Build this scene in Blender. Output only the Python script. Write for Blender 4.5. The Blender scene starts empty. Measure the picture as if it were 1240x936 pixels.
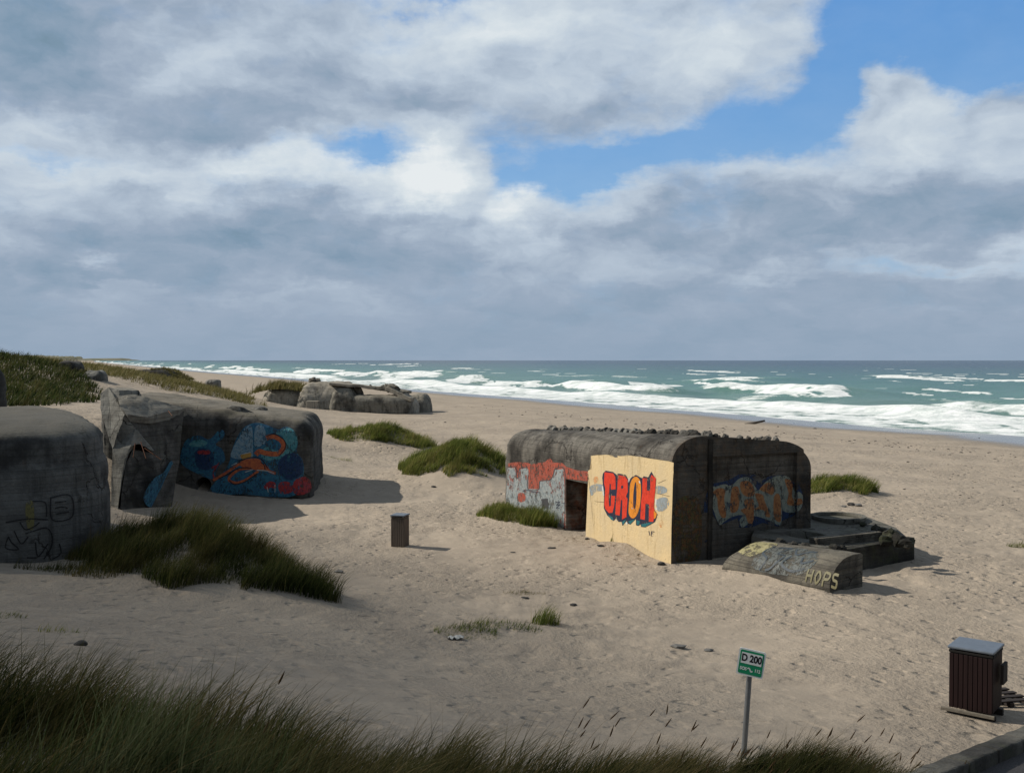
import bpy, bmesh, math, random
import numpy as np
from mathutils import Vector, Matrix, noise as mnoise
R = math.radians
random.seed(7); rng = np.random.default_rng(7)
scene = bpy.context.scene
COL = scene.collection

# ------------------------------------------------------------------ camera
EYE = np.array([0.0, 0.0, 6.5]); F = 1240.0; PITCH = math.atan(32/1240)
cp, sp = math.cos(PITCH), math.sin(PITCH)
def ray(px, py):
    u = (px-620)/F; v = (468-py)/F
    return np.array([u, cp+v*sp, -sp+v*cp])
def at(px, py, Y):                       # point of a sight line at depth Y
    d = ray(px, py); return EYE + d*(Y/d[1])
def atz(px, py, z=0.0):                  # point of a sight line at height z
    d = ray(px, py); return EYE + d*((z-6.5)/d[2])
def onplane(px, py, p0, n):
    d = ray(px, py); t = np.dot(np.array(p0)-EYE, n)/np.dot(d, n); return EYE + d*t

cam = bpy.data.cameras.new('camera'); cam.lens = 36; cam.sensor_width = 36
cam.clip_start = 0.1; cam.clip_end = 80000
co = bpy.data.objects.new('camera', cam); COL.objects.link(co)
co.location = EYE; co.rotation_euler = (R(90)-PITCH, 0, 0); scene.camera = co

# ------------------------------------------------------------------ objects
def tag(o, label=None, cat=None, group=None, kind=None):
    if label: o['label'] = label
    if cat: o['category'] = cat
    if group: o['group'] = group
    if kind: o['kind'] = kind
    return o
def empty(name, loc, label=None, cat=None, group=None):
    o = bpy.data.objects.new(name, None); COL.objects.link(o); o.location = loc
    o.empty_display_size = .3
    return tag(o, label, cat, group)
def wloc(o):
    v = Vector((0, 0, 0))
    while o: v += o.location; o = o.parent
    return v
def link(name, me, mat, parent=None, origin=None):
    """me is in world coordinates; the object gets an origin and keeps its place"""
    o = bpy.data.objects.new(name, me)
    if mat: 
        me.materials.clear(); me.materials.append(mat)
    if parent:
        me.transform(Matrix.Translation(-wloc(parent))); o.parent = parent
    elif origin is not None:
        me.transform(Matrix.Translation(-Vector(origin))); o.location = origin
    COL.objects.link(o); return o
def npmesh(name, verts, faces, smooth=False):
    me = bpy.data.meshes.new(name)
    verts = np.ascontiguousarray(verts, dtype=np.float32)
    me.vertices.add(len(verts)); me.vertices.foreach_set('co', verts.ravel())
    faces = [np.asarray(f, dtype=np.int32) for f in (faces if isinstance(faces, list) else [faces]) if len(f)]
    nl = sum(f.size for f in faces); nf = sum(len(f) for f in faces)
    me.loops.add(nl); me.polygons.add(nf)
    me.loops.foreach_set('vertex_index', np.concatenate([f.ravel() for f in faces]))
    tot = np.concatenate([np.full(len(f), f.shape[1], np.int32) for f in faces])
    st = np.concatenate([[0], np.cumsum(tot)[:-1]]).astype(np.int32)
    me.polygons.foreach_set('loop_start', st); me.polygons.foreach_set('loop_total', tot)
    me.polygons.foreach_set('use_smooth', np.full(nf, smooth))
    me.update(calc_edges=True); me.validate(); return me
def attr(me, name, vals):
    a = me.attributes.new(name, 'FLOAT', 'POINT'); a.data.foreach_set('value', np.asarray(vals, np.float32))
def bm_mesh(name, bm, smooth=False, recalc=True):
    if recalc: bmesh.ops.recalc_face_normals(bm, faces=bm.faces)
    me = bpy.data.meshes.new(name); bm.to_mesh(me); bm.free()
    if smooth: me.polygons.foreach_set('use_smooth', [True]*len(me.polygons))
    return me
def sharp(me, ang=35):
    me.polygons.foreach_set('use_smooth', [True]*len(me.polygons))
    me.set_sharp_from_angle(angle=R(ang)); return me
def bm_box(bm, c, s, M=None, bevel=0):
    r = bmesh.ops.create_cube(bm, size=1)
    vs = r['verts']
    for v in vs: v.co = Vector((c[0]+v.co.x*s[0], c[1]+v.co.y*s[1], c[2]+v.co.z*s[2]))
    if bevel:
        es = {e for v in vs for e in v.link_edges}
        rr = bmesh.ops.bevel(bm, geom=list(es), offset=bevel, segments=2, profile=.5, affect='EDGES')
        vs = {v for f in rr['faces'] for v in f.verts} | {v for v in vs if v.is_valid}
    if M is not None:
        for v in vs: v.co = M @ v.co
    return vs
def boolean_cut(me, cutters):
    for q in [me]+list(cutters):
        b_ = bmesh.new(); b_.from_mesh(q); bmesh.ops.recalc_face_normals(b_, faces=b_.faces); b_.to_mesh(q); b_.free()
    o = bpy.data.objects.new('tmp', me); COL.objects.link(o); tmp = []
    for c in cutters:
        k = bpy.data.objects.new('tmpc', c); COL.objects.link(k); tmp.append(k)
        m = o.modifiers.new('b', 'BOOLEAN'); m.operation = 'DIFFERENCE'; m.object = k; m.solver = 'EXACT'
    dg = bpy.context.evaluated_depsgraph_get(); dg.update()
    out = bpy.data.meshes.new_from_object(o.evaluated_get(dg))
    for k in tmp: bpy.data.objects.remove(k)
    bpy.data.objects.remove(o); return out

# ------------------------------------------------------------------ numpy noise
def vnoise(x, y, seed=0):
    xi = np.floor(x).astype(np.int64); yi = np.floor(y).astype(np.int64)
    fx = x-xi; fy = y-yi; fx = fx*fx*(3-2*fx); fy = fy*fy*(3-2*fy)
    def h(a, b):
        n = (a*374761393 + b*668265263 + seed*1442695041) & 0xffffffff
        n = ((n ^ (n >> 13))*1274126177) & 0xffffffff
        n = (n ^ (n >> 16)) & 0xffff
        return n/32767.5-1
    return (h(xi, yi)*(1-fx)+h(xi+1, yi)*fx)*(1-fy)+(h(xi, yi+1)*(1-fx)+h(xi+1, yi+1)*fx)*fy
def fbm(x, y, seed=0, o=4):
    s = 0; a = 1; t = 0
    for i in range(o):
        s = s+a*vnoise(x*2**i+i*17.3, y*2**i-i*9.1, seed+i); t += a; a *= .5
    return s/t
def sst(a, b, x):
    t = np.clip((x-a)/(b-a), 0, 1); return t*t*(3-2*t)

# ------------------------------------------------------------------ node helpers
class NT:
    def __init__(s, tree): s.t = tree; s.n = tree.nodes; s.l = tree.links
    def put(s, sock, v):
        if v is None: return
        if isinstance(v, (int, float)): sock.default_value = v
        elif isinstance(v, (tuple, list)):
            sock.default_value = (*v, 1) if len(sock.default_value) == 4 and len(v) == 3 else v
        else: s.l.new(v, sock)
    def m(s, op, a, b=None, c=None, clamp=False):
        n = s.n.new('ShaderNodeMath'); n.operation = op; n.use_clamp = clamp
        for i, v in enumerate((a, b, c)): s.put(n.inputs[i], v)
        return n.outputs[0]
    def vm(s, op, a, b=None):
        n = s.n.new('ShaderNodeVectorMath'); n.operation = op
        s.put(n.inputs[0], a); s.put(n.inputs[1], b); return n.outputs[0]
    def xyz(s, x, y, z):
        n = s.n.new('ShaderNodeCombineXYZ')
        for i, v in enumerate((x, y, z)): s.put(n.inputs[i], v)
        return n.outputs[0]
    def sep(s, v):
        n = s.n.new('ShaderNodeSeparateXYZ'); s.l.new(v, n.inputs[0]); return n.outputs
    def noise(s, vec, scale, detail=4, rough=.55, dist=0, out=0):
        n = s.n.new('ShaderNodeTexNoise'); s.put(n.inputs['Vector'], vec)
        n.inputs['Scale'].default_value = scale; n.inputs['Detail'].default_value = detail
        n.inputs['Roughness'].default_value = rough; n.inputs['Distortion'].default_value = dist
        return n.outputs[out]
    def voro(s, vec, scale, feature='F1', out=0):
        n = s.n.new('ShaderNodeTexVoronoi'); n.feature = feature; s.put(n.inputs['Vector'], vec)
        n.inputs['Scale'].default_value = scale; return n.outputs[out]
    def ss(s, x, a, b, lo=0., hi=1.):
        n = s.n.new('ShaderNodeMapRange'); n.interpolation_type = 'SMOOTHSTEP'
        s.put(n.inputs[0], x); s.put(n.inputs[1], a); s.put(n.inputs[2], b)
        n.inputs[3].default_value = lo; n.inputs[4].default_value = hi; return n.outputs[0]
    def mix(s, f, a, b, mode='MIX'):
        n = s.n.new('ShaderNodeMix'); n.data_type = 'RGBA'; n.blend_type = mode
        s.put(n.inputs[0], f); s.put(n.inputs[6], a); s.put(n.inputs[7], b); return n.outputs[2]
    def ramp(s, f, stops):
        n = s.n.new('ShaderNodeValToRGB'); e = n.color_ramp.elements
        while len(e) < len(stops): e.new(.5)
        for k, (p, c) in zip(e, stops): k.position = p; k.color = (*c, 1)
        s.l.new(f, n.inputs[0]); return n.outputs[0]
    def geo(s, o='Position'): return s.n.new('ShaderNodeNewGeometry').outputs[o]
    def tc(s, o='Object'): return s.n.new('ShaderNodeTexCoord').outputs[o]
    def attr(s, name):
        n = s.n.new('ShaderNodeAttribute'); n.attribute_name = name; return n.outputs['Fac']
    def scale(s, v, k): return s.vm('MULTIPLY', v, k)
    def bump(s, h, strength, dist, normal=None):
        n = s.n.new('ShaderNodeBump'); n.inputs['Strength'].default_value = strength
        n.inputs['Distance'].default_value = dist; s.put(n.inputs['Height'], h)
        if normal: s.put(n.inputs['Normal'], normal)
        return n.outputs[0]
def newmat(name):
    m = bpy.data.materials.new(name); m.use_nodes = True; nt = NT(m.node_tree)
    b = m.node_tree.nodes['Principled BSDF']; b.inputs['Specular IOR Level'].default_value = .25
    b.inputs['Roughness'].default_value = .85
    return m, nt, b

def concrete(name, base=(.17, .165, .15), dark=(.05, .048, .043), amt=.5, streak=.6, seed=0., lines=1.0, moss=0., dust_toplight=0., light=(.3, .29, .26)):
    m, t, b = newmat(name)
    p = t.vm('ADD', t.geo(), (seed, seed*1.7, seed*.3))
    n1 = t.noise(p, .55, 6, .62); n2 = t.noise(p, 3.2, 6, .65); n3 = t.noise(p, 22, 4, .6)
    st = t.noise(t.scale(p, (3.2, 3.2, .22)), 1.3, 5, .62)
    hz = t.noise(t.scale(p, (.12, .12, 7.5)), 1., 4, .6)
    c = t.mix(t.ss(n2, .35, .7), base, light)
    c = t.mix(t.ss(n1, .62-amt*.35, .85-amt*.4), c, dark)
    c = t.mix(t.m('MULTIPLY', t.ss(st, .48, .68), streak), c, dark)
    c = t.mix(t.m('MULTIPLY', t.ss(hz, .5, .62), .35*lines), c, dark)
    cd = t.voro(t.vm('ADD', p, t.scale(t.noise(p, 1.7, 4, .6, out=1), (.9, .9, .9))), .55, 'DISTANCE_TO_EDGE')
    ck = t.m('MULTIPLY', t.ss(cd, .016, .004), t.ss(t.noise(p, .5, 3, .5), .48, .56))
    c = t.mix(t.m('MULTIPLY', ck, .8), c, (.014, .012, .010))
    ru = t.m('MULTIPLY', t.ss(t.noise(t.scale(p, (2.3, 2.3, .16)), 1.1, 5, .6), .60, .72), t.ss(t.noise(p, .7, 4, .6), .50, .62))
    c = t.mix(t.m('MULTIPLY', ru, .55), c, (.11, .055, .026))
    zz_ = t.m('ADD', t.m('MULTIPLY', t.sep(p)[2], 5.6), t.m('MULTIPLY', n1, .5)); bd = t.m('ABSOLUTE', t.m('SUBTRACT', t.m('FRACT', zz_), .5)); bd = t.ss(bd, .0, .07)
    c = t.mix(t.m('MULTIPLY', t.m('SUBTRACT', 1.0, bd), .35*lines), c, dark)
    if dust_toplight:  # settled sand on upward faces, with the light on tops painted in
        up = t.sep(t.geo('Normal'))[2]; c = t.mix(t.m('MULTIPLY', t.ss(t.m('ADD', up, t.m('MULTIPLY', t.m('SUBTRACT', n2, .5), .5)), .6, .95), dust_toplight), c, (.30, .265, .205))
    if moss: c = t.mix(t.m('MULTIPLY', t.ss(t.noise(p, 1.6, 5, .7), .5, .62), moss), c, (.05, .06, .022))
    c = t.mix(.35, c, t.ramp(n3, [(.25, (.03, .03, .03)), (.75, (.4, .4, .4))]), 'OVERLAY')
    t.put(b.inputs['Base Color'], c)
    h = t.m('ADD', t.m('ADD', t.m('MULTIPLY', hz, .7*lines), t.m('SUBTRACT', t.m('MULTIPLY', bd, .22*lines), t.m('MULTIPLY', ck, .5))), t.m('ADD', t.m('MULTIPLY', n2, .7), t.m('MULTIPLY', n3, .25)))
    t.put(b.inputs['Normal'], t.bump(h, .75, .07)); b.inputs['Roughness'].default_value = .92
    return m
def paint_mat(name, c, wear=.5, var=.25, c2=None, wscale=2.2, rough=.6):
    """sprayed paint: worn through in places to the concrete below"""
    m, t, b = newmat(name); p = t.geo()
    n = t.noise(p, wscale, 7, .68); n2 = t.noise(p, 9, 5, .65)
    if c2: col = t.mix(t.ss(n2, .4, .62), c, c2)
    else: col = t.mix(t.m('MULTIPLY', t.ss(n2, .35, .75), var), c, tuple(x*.45 for x in c))
    t.put(b.inputs['Base Color'], col); b.inputs['Roughness'].default_value = rough
    t.put(b.inputs['Normal'], t.bump(n2, .25, .02))
    if wear:
        a = t.ss(t.m('ADD', t.m('MULTIPLY', n, .5), t.m('MULTIPLY', t.noise(t.scale(p, (1, 1, .45)), 14, 6, .75), .5)), .36+.10*wear, .43+.13*wear, 0, 1)
        a = t.m('ADD', t.m('MULTIPLY', a, min(1, .35+wear)), 1-min(1, .35+wear))
        tr = t.n.new('ShaderNodeBsdfTransparent'); mx = t.n.new('ShaderNodeMixShader')
        t.l.new(a, mx.inputs[0]); t.l.new(tr.outputs[0], mx.inputs[1]); t.l.new(b.outputs[0], mx.inputs[2])
        t.l.new(mx.outputs[0], t.n['Material Output'].inputs[0])
    return m
def plain(name, c, rough=.6, metal=0., nscale=6, var=.35, grain=None):
    m, t, b = newmat(name); p = t.geo()
    if grain: p = t.scale(p, grain)
    n = t.noise(p, nscale, 6, .65)
    t.put(b.inputs['Base Color'], t.mix(t.m('MULTIPLY', t.ss(n, .35, .72), var), c, tuple(x*.35 for x in c)))
    b.inputs['Roughness'].default_value = rough; b.inputs['Metallic'].default_value = metal
    t.put(b.inputs['Normal'], t.bump(n, .3, .01)); return m

# ------------------------------------------------------------------ light
SUN_AZ = math.atan2(-.98, .2); SUN_EL = R(38)        # azimuth measured from +Y towards +X
sdir = Vector((math.sin(SUN_AZ)*math.cos(SUN_EL), math.cos(SUN_AZ)*math.cos(SUN_EL), math.sin(SUN_EL)))
sl = bpy.data.lights.new('sun', 'SUN'); sl.energy = 4.6; sl.angle = R(.53); sl.color = (1, .93, .82)
so = bpy.data.objects.new('sun', sl); COL.objects.link(so); so.location = (-40, 0, 60)
so.rotation_euler = sdir.to_track_quat('Z', 'Y').to_euler()

def build_sky():
    w = bpy.data.worlds.new('World'); scene.world = w; w.use_nodes = True
    t = NT(w.node_tree); bg = t.n['Background']; bg.inputs['Strength'].default_value = .1
    sky = t.n.new('ShaderNodeTexSky'); sky.sky_type = 'NISHITA'; sky.sun_disc = False
    sky.sun_elevation = SUN_EL; sky.sun_rotation = SUN_AZ; sky.altitude = 0
    sky.air_density = 1.0; sky.dust_density = .6; sky.ozone_density = 2.2
    d = t.vm('NORMALIZE', t.tc('Generated')); x, y, z = t.sep(d)
    az = t.m('ARCTAN2', x, y); el = t.m('ARCSINE', z)
    zc = t.m('MAXIMUM', z, 0.0)
    k = t.m('DIVIDE', 1.0, t.m('ADD', zc, .13))
    q = t.xyz(t.m('MULTIPLY', x, k), t.m('MULTIPLY', y, k), t.m('MULTIPLY', zc, .8))      # cloud deck seen in perspective
    w1 = t.noise(q, 1.7, 6, .6, out=1)                                                      # warp
    w2 = t.noise(t.xyz(az, t.m('MULTIPLY', el, 1.3), 3.1), 9.0, 6, .62, out=1)
    wv = t.vm('ADD', t.scale(t.vm('SUBTRACT', w1, (.5, .5, .5)), (.10, .07, 0)), t.scale(t.vm('SUBTRACT', w2, (.5, .5, .5)), (.11, .075, 0)))
    P = t.vm('ADD', t.xyz(az, el, 0), wv); pa, pe, _ = t.sep(P)
    def A(px): return math.atan((px-620)/F)
    def E(py, px=620): return math.atan((436-py)/F*math.cos(A(px)))
    def gsum(bl):
        tot = None
        for (px, py, sx, sy, amp, *rot) in bl:
            a = t.m('SUBTRACT', pa, A(px)); e = t.m('SUBTRACT', pe, E(py, px))
            if rot:
                c, s = math.cos(R(rot[0])), math.sin(R(rot[0]))
                a, e = (t.m('ADD', t.m('MULTIPLY', a, c), t.m('MULTIPLY', e, s)), t.m('SUBTRACT', t.m('MULTIPLY', e, c), t.m('MULTIPLY', a, s)))
            a = t.m('DIVIDE', a, sx/F); e = t.m('DIVIDE', e, sy/F)
            g = t.m('MULTIPLY', t.m('EXPONENT', t.m('MULTIPLY', t.m('ADD', t.m('MULTIPLY', a, a), t.m('MULTIPLY', e, e)), -1.0)), amp)
            tot = g if tot is None else t.m('ADD', tot, g)
        return tot
    holes = [(1200, 15, 125, 72, 1.6), (1090, 28, 75, 42, 1.0), (1195, 85, 62, 36, 1.2, 8), (1005, 100, 34, 62, 1.1),
             (930, 150, 78, 48, 1.2, 25), (800, 192, 140, 30, 1.2, 9), (690, 200, 88, 40, 1.2, 0), (610, 215, 26, 34, .6), (450, 190, 72, 19, 1.1),
             (520, 4, 70, 12, .9), (40, 184, 70, 9, .55), (1170, 318, 120, 9, .55, 1), (340, 178, 60, 7, .35), (885, 30, 60, 40, .18)]
    cover_plus = [(1085, 105, 52, 45, .9, 0), (520, 222, 52, 40, .9), (632, 252, 34, 34, .7), (1210, 165, 80, 28, .35, 12)]
    bright = [(520, 215, 45, 34, .55), (480, 238, 50, 18, .22), (632, 250, 28, 30, .46), (600, 285, 40, 20, .12), (1085, 105, 44, 40, .16), (1090, 180, 80, 40, .20, 20),
              (1190, 165, 80, 26, .12, 15), (570, 62, 110, 55, .30), (840, 75, 70, 42, .22, 20), (700, 30, 120, 50, .16), (120, 205, 230, 22, .28), (330, 200, 140, 22, .20), (30, 150, 90, 20, .18),
              (720, 245, 110, 26, .18), (560, 215, 60, 60, .10), (134, 322, 24, 10, .34), (150, 352, 30, 7, .16), (340, 268, 60, 6, .10), (250, 95, 80, 40, .12),
              (920, 332, 70, 8, .14), (680, 300, 30, 10, .12), (400, 215, 90, 22, .14), (900, 225, 60, 30, .08), (1200, 318, 90, 9, .16), (360, 372, 110, 6, .08), (1180, 375, 50, 6, .08)]
    darkb = [(30, 35, 140, 75, -.42), (250, 142, 150, 26, -.20), (430, 105, 120, 40, -.10), (590, 130, 130, 36, -.14), (250, 255, 150, 40, -.14), (110, 318, 140, 30, -.16),
             (420, 285, 170, 36, -.20), (700, 300, 150, 24, -.08), (880, 270, 150, 30, -.20), (1180, 245, 120, 36, -.26), (1000, 290, 160, 20, -.16), (980, 352, 260, 16, -.12), (330, 345, 260, 18, -.16), (1210, 60, 40, 30, -.05)]
    n1 = t.noise(q, 2.1, 9, .60); n2 = t.noise(t.xyz(az, t.m('MULTIPLY', el, 1.9), 0), 13., 7, .6)
    vn = t.n.new('ShaderNodeTexVoronoi'); vn.feature = 'SMOOTH_F1'; vn.inputs['Scale'].default_value = 11.; vn.inputs['Detail'].default_value = 3.; vn.inputs['Roughness'].default_value = .55; vn.inputs['Smoothness'].default_value = .6; vn.normalize = True
    t.l.new(t.vm('ADD', t.xyz(az, t.m('MULTIPLY', el, 2.0), 0), t.scale(wv, (.9, .9, .9))), vn.inputs['Vector']); puff = t.m('SUBTRACT', .42, vn.outputs['Distance'])
    PP = t.vm('ADD', t.xyz(az, t.m('MULTIPLY', el, 1.7), 7.7), t.scale(wv, (.7, .7, .7))); nA = t.noise(PP, 9., 7, .55); nB = t.noise(t.vm('ADD', PP, (-.010, .026, 0)), 9., 7, .55)
    relief = t.m('MULTIPLY', t.m('SUBTRACT', nA, nB), 1.5)
    H = gsum(holes); Cp = gsum(cover_plus)
    fr = t.ss(y, -.1, .45)                                                                  # frontal part of the sky holds the layout above
    gen = t.m('MULTIPLY', t.m('SUBTRACT', 1.0, fr), t.m('MULTIPLY', t.m('SUBTRACT', n1, .46), -9.0))
    D = t.m('ADD', t.m('SUBTRACT', Cp, t.m('MULTIPLY', H, fr)), t.m('ADD', t.m('MULTIPLY', t.m('SUBTRACT', n2, .5), 1.5), t.m('MULTIPLY', puff, 1.2)))
    D = t.m('SUBTRACT', t.m('ADD', D, .42), t.m('MAXIMUM', gen, 0.0))
    cov = t.m('MAXIMUM', t.ss(D, -.72, .55), t.m('MULTIPLY', n2, .16))
    low = t.ss(el, 0.02, .10)
    cov = t.m('MAXIMUM', cov, t.m('SUBTRACT', 1.0, low))
    B = t.m('ADD', t.m('MULTIPLY', gsum(bright), .80), t.m('MULTIPLY', gsum(darkb), .85))
    B = t.m('ADD', t.m('ADD', t.m('MULTIPLY', B, 1.0), .49), t.m('ADD', t.m('MULTIPLY', t.m('SUBTRACT', n2, .5), .24), t.m('ADD', t.m('MULTIPLY', relief, .6), t.m('MULTIPLY', puff, .30))))
    thin = t.m('MULTIPLY', t.m('SUBTRACT', 1.0, t.ss(D, .0, .9)), .06)
    B = t.m('ADD', B, thin)
    lo_b = t.ss(el, 0.0, .13)
    B = t.m('ADD', t.m('MULTIPLY', B, t.m('ADD', t.m('MULTIPLY', lo_b, .75), .25)), t.m('MULTIPLY', t.m('SUBTRACT', 1.0, lo_b), .22))
    col = t.ramp(B, [(0.0, (1.25, 2.15, 2.7)), (.22, (2.05, 3.0, 4.05)), (.42, (3.1, 3.85, 4.9)), (.62, (4.6, 5.4, 6.35)), (.84, (6.1, 6.8, 7.35)), (1.0, (7.5, 7.9, 8.1))])
    blue = t.mix(.75, sky.outputs[0], t.ramp(el, [(0., (2.7, 4.9, 7.2)), (.33, (.75, 2.9, 6.9)), (1., (.4, 1.4, 5.0))]))
    over = t.m('MULTIPLY', t.m('SUBTRACT', 1.0, t.m('MULTIPLY', t.ss(y, -.05, .5), t.ss(el, .75, .40))), .72)   # unseen dark deck added overhead and inland to cut the sky fill
    col = t.mix(over, col, t.mix(n1, (1.0, 1.3, 1.6), (2.2, 2.5, 2.8)))
    out = t.mix(cov, blue, col)
    t.l.new(out, bg.inputs['Color'])
    return w
build_sky()

def build_shade_cloud():
    '''unseen vapour body added out of frame to shade the near dune'''
    n = np.array([.96, .28]); g = n*(-49.5)+np.array([-.28, .96])*6
    c = np.array([g[0], g[1], 2.])+np.array(sdir)*720  # set up the sun direction, out of view, to block sunlight
    bm = bmesh.new(); bmesh.ops.create_icosphere(bm, subdivisions=5, radius=1)
    for v in bm.verts:
        k = 1+.10*mnoise.fractal(v.co*2.2, 1, 2, 4)
        q = v.co*k; a, b = q.x*64, q.y*52
        v.co = Vector((a*-.28+b*.96, a*.96+b*.28, q.z*26))
    m = bpy.data.materials.new('shade_cloud_vapour'); m.use_nodes = True; t = NT(m.node_tree); t.n.remove(t.n['Principled BSDF'])
    pv = t.n.new('ShaderNodeVolumePrincipled'); pv.inputs['Density'].default_value = .042; pv.inputs['Color'].default_value = (.9, .9, .9, 1); t.l.new(pv.outputs[0], t.n['Material Output'].inputs['Volume'])
    me = bm_mesh('shade_cloud', bm, True); me.materials.append(m); o = bpy.data.objects.new('shade_cloud', me); o.location = c; COL.objects.link(o); tag(o, kind='structure')
build_shade_cloud()

# ------------------------------------------------------------------ shore, terrain
SEA = -1.5
sh_px = [(1240, 528), (1064, 517), (900, 502.5), (813, 496), (717, 488), (640, 482), (582, 478), (497, 471.5), (430, 465), (360, 458.5), (266, 451.5), (205, 446), (157, 441.8), (116, 438.2)]
SH = [(130., -300.), (88., -60.)] + [tuple(atz(a, b, SEA)[:2]) for a, b in sh_px]
SH += [(SH[-1][0]*3.2, SH[-1][1]*3.2)]
SH = np.array(SH)
SHL = np.concatenate([[0], np.cumsum(np.hypot(*np.diff(SH, axis=0).T))])
def shore(x, y):
    """signed distance to the waterline (inland positive) and distance along it"""
    best = np.full(x.shape, 1e12); s = np.zeros(x.shape); al = np.zeros(x.shape)
    for i in range(len(SH)-1):
        ax, ay = SH[i]; bx, by = SH[i+1]; dx, dy = bx-ax, by-ay; L = math.hypot(dx, dy)
        u = np.clip(((x-ax)*dx+(y-ay)*dy)/L**2, 0, 1)
        d = np.hypot(x-ax-u*dx, y-ay-u*dy); k = d < best
        sg = np.sign(dx*(y-ay)-dy*(x-ax))
        best = np.where(k, d, best); s = np.where(k, sg*d, s); al = np.where(k, SHL[i]+u*L, al)
    return s, al
CP = []
def cpt(*a):
    for p in a: CP.append(p)
def cpp(px, py, Y): p = at(px, py, Y); CP.append((p[0], p[1], p[2]))
cpt((0, 0, 4.85), (-3, 0, 4.95), (3, 0, 4.4), (0, -7, 4.9), (-9, -6, 5.3), (9, -6, 3.9), (-9, 3, 4.9), (-14, 8, 4.6), (-24, 4, 5.2))
cpt((-3.6, 6.5, 3.90), (-2.5, 7, 3.70), (-1.4, 7.4, 3.52), (-.6, 7.6, 3.0), (.3, 8, 2.45), (1.6, 8.3, 2.15), (3.0, 11, 1.85), (1.6, 11.3, 1.78), (0, 11.5, 1.85), (-2, 11, 2.5), (-4.5, 10.5, 3.3))
cpt((5.2, 10.5, 1.55), (7, 11.5, 1.1), (9, 10, 1.2), (6.2, 7, 2.2), (9, 3, 2.8), (14, 14, .4), (12, 6, 1.6))
cpp(1000, 885, 15); cpp(1000, 800, 21); cpp(1185, 866, 17.6); cpp(640, 885, 14.5); cpp(640, 820, 19.5); cpp(640, 760, 24); cpp(830, 850, 17)
cpp(60, 688, 25); cpp(0, 740, 18); cpp(100, 782, 14); cpp(250, 785, 15); cpp(330, 772, 18.5); cpp(430, 790, 18.7); cpp(420, 700, 29); cpp(300, 640, 37)
cpp(215, 606, 44); cpp(300, 602, 46.3); cpp(385, 605, 46.3); cpp(145, 642, 36); cpp(150, 690, 25.5); cpp(500, 640, 38); cpp(500, 590, 52); cpp(420, 560, 64)
cpt((-30, 45, 4.2), (-27, 55, 4.0), (-21, 51, 3.9), (-22.5, 42, 3.6), (-15, 56, 1.6), (-8, 58, .3), (-18, 66, 2.2), (-10, 75, .2), (-22, 30, 3.2), (-25, 20, 3.6), (-17, 24, 2.2))
cpp(110, 490, 62); cpp(0, 493, 58); cpt((-42, 86, 6.7), (-38.5, 85, 6.1), (-34, 85, 4.9), (-33, 72, 4.6), (-29, 78, 3.6), (-55, 90, 6.9), (-50, 70, 6.0), (-45, 55, 5), (-28, 90, 3.0))
cpp(200, 463, 110); cpp(150, 450, 122); cpp(255, 473, 112); cpp(300, 488, 114); cpp(115, 470, 95); cpt((-60, 120, 6.5), (-70, 150, 7.), (-25, 118, 1.0), (-28, 130, .8), (-20, 110, .3), (-10, 115, 0), (-18, 95, .3), (-48, 140, 4.8), (-40, 145, 2.5), (-32, 150, .6))
for q in [(0, 30), (5, 33), (10, 30), (-2, 44), (8, 45), (15, 35), (20, 25), (20, 45), (0, 60), (12, 65), (25, 60), (0, 80), (15, 85), (0, 100), (25, 90), (0, 130), (-8, 140), (30, 35), (30, 15), (28, 0), (8, 26), (3, 25), (-25, 165), (0, 165), (25, 130), (-45, 170), (14, 22), (35, 70)]:
    CP.append((*q, 0.0))
CP = np.array(CP)
def tps_fit(P):
    n = len(P); d = np.hypot(P[:, None, 0]-P[None, :, 0], P[:, None, 1]-P[None, :, 1])
    K = np.where(d > 0, d*d*np.log(d+1e-9), 0)+np.eye(n)*6.0
    A = np.zeros((n+3, n+3)); A[:n, :n] = K; A[:n, n] = 1; A[:n, n+1:] = P[:, :2]; A[n, :n] = 1; A[n+1:, :n] = P[:, :2].T
    return np.linalg.solve(A, np.concatenate([P[:, 2], [0, 0, 0]]))
TW = tps_fit(CP)
def tps(x, y):
    s = TW[-3]+TW[-2]*x+TW[-1]*y
    for (a, b, _), w in zip(CP, TW):
        d2 = (x-a)**2+(y-b)**2; s = s+w*.5*d2*np.log(d2+1e-12)
    return s
MOUNDS = []   # x, y, sx, sy, rot, height
def mound(px, py, Y, sx, sy, rot, hgt):
    p = at(px, py, Y); MOUNDS.append((p[0], p[1], sx, sy, R(rot), hgt))
mound(236, 698, 26.2, 3.2, 1.7, -38, 1.15)     # 0 big near-left mound
mound(556, 574, 56, 2.6, 3.8, 10, 1.85)        # 1 mound left of the bunker
mound(462, 540, 75, 3.2, 2.4, -10, 1.35)       # 2 mound further back
mound(1010, 598, 50, 1.5, 1.6, 0, .75)         # 3 behind the bunker
MOUNDS.append((.15, 40.7, 2.0, .75, R(127), .42))         # 4 at the painted wall
mound(590, 765, 23.5, 1.6, 1.0, 0, .22)        # 5 small middle rise
mound(755, 655, 35, 1.6, .9, 0, .18)
mound(940, 705, 30.2, 2.0, .6, -45, .22)
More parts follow.
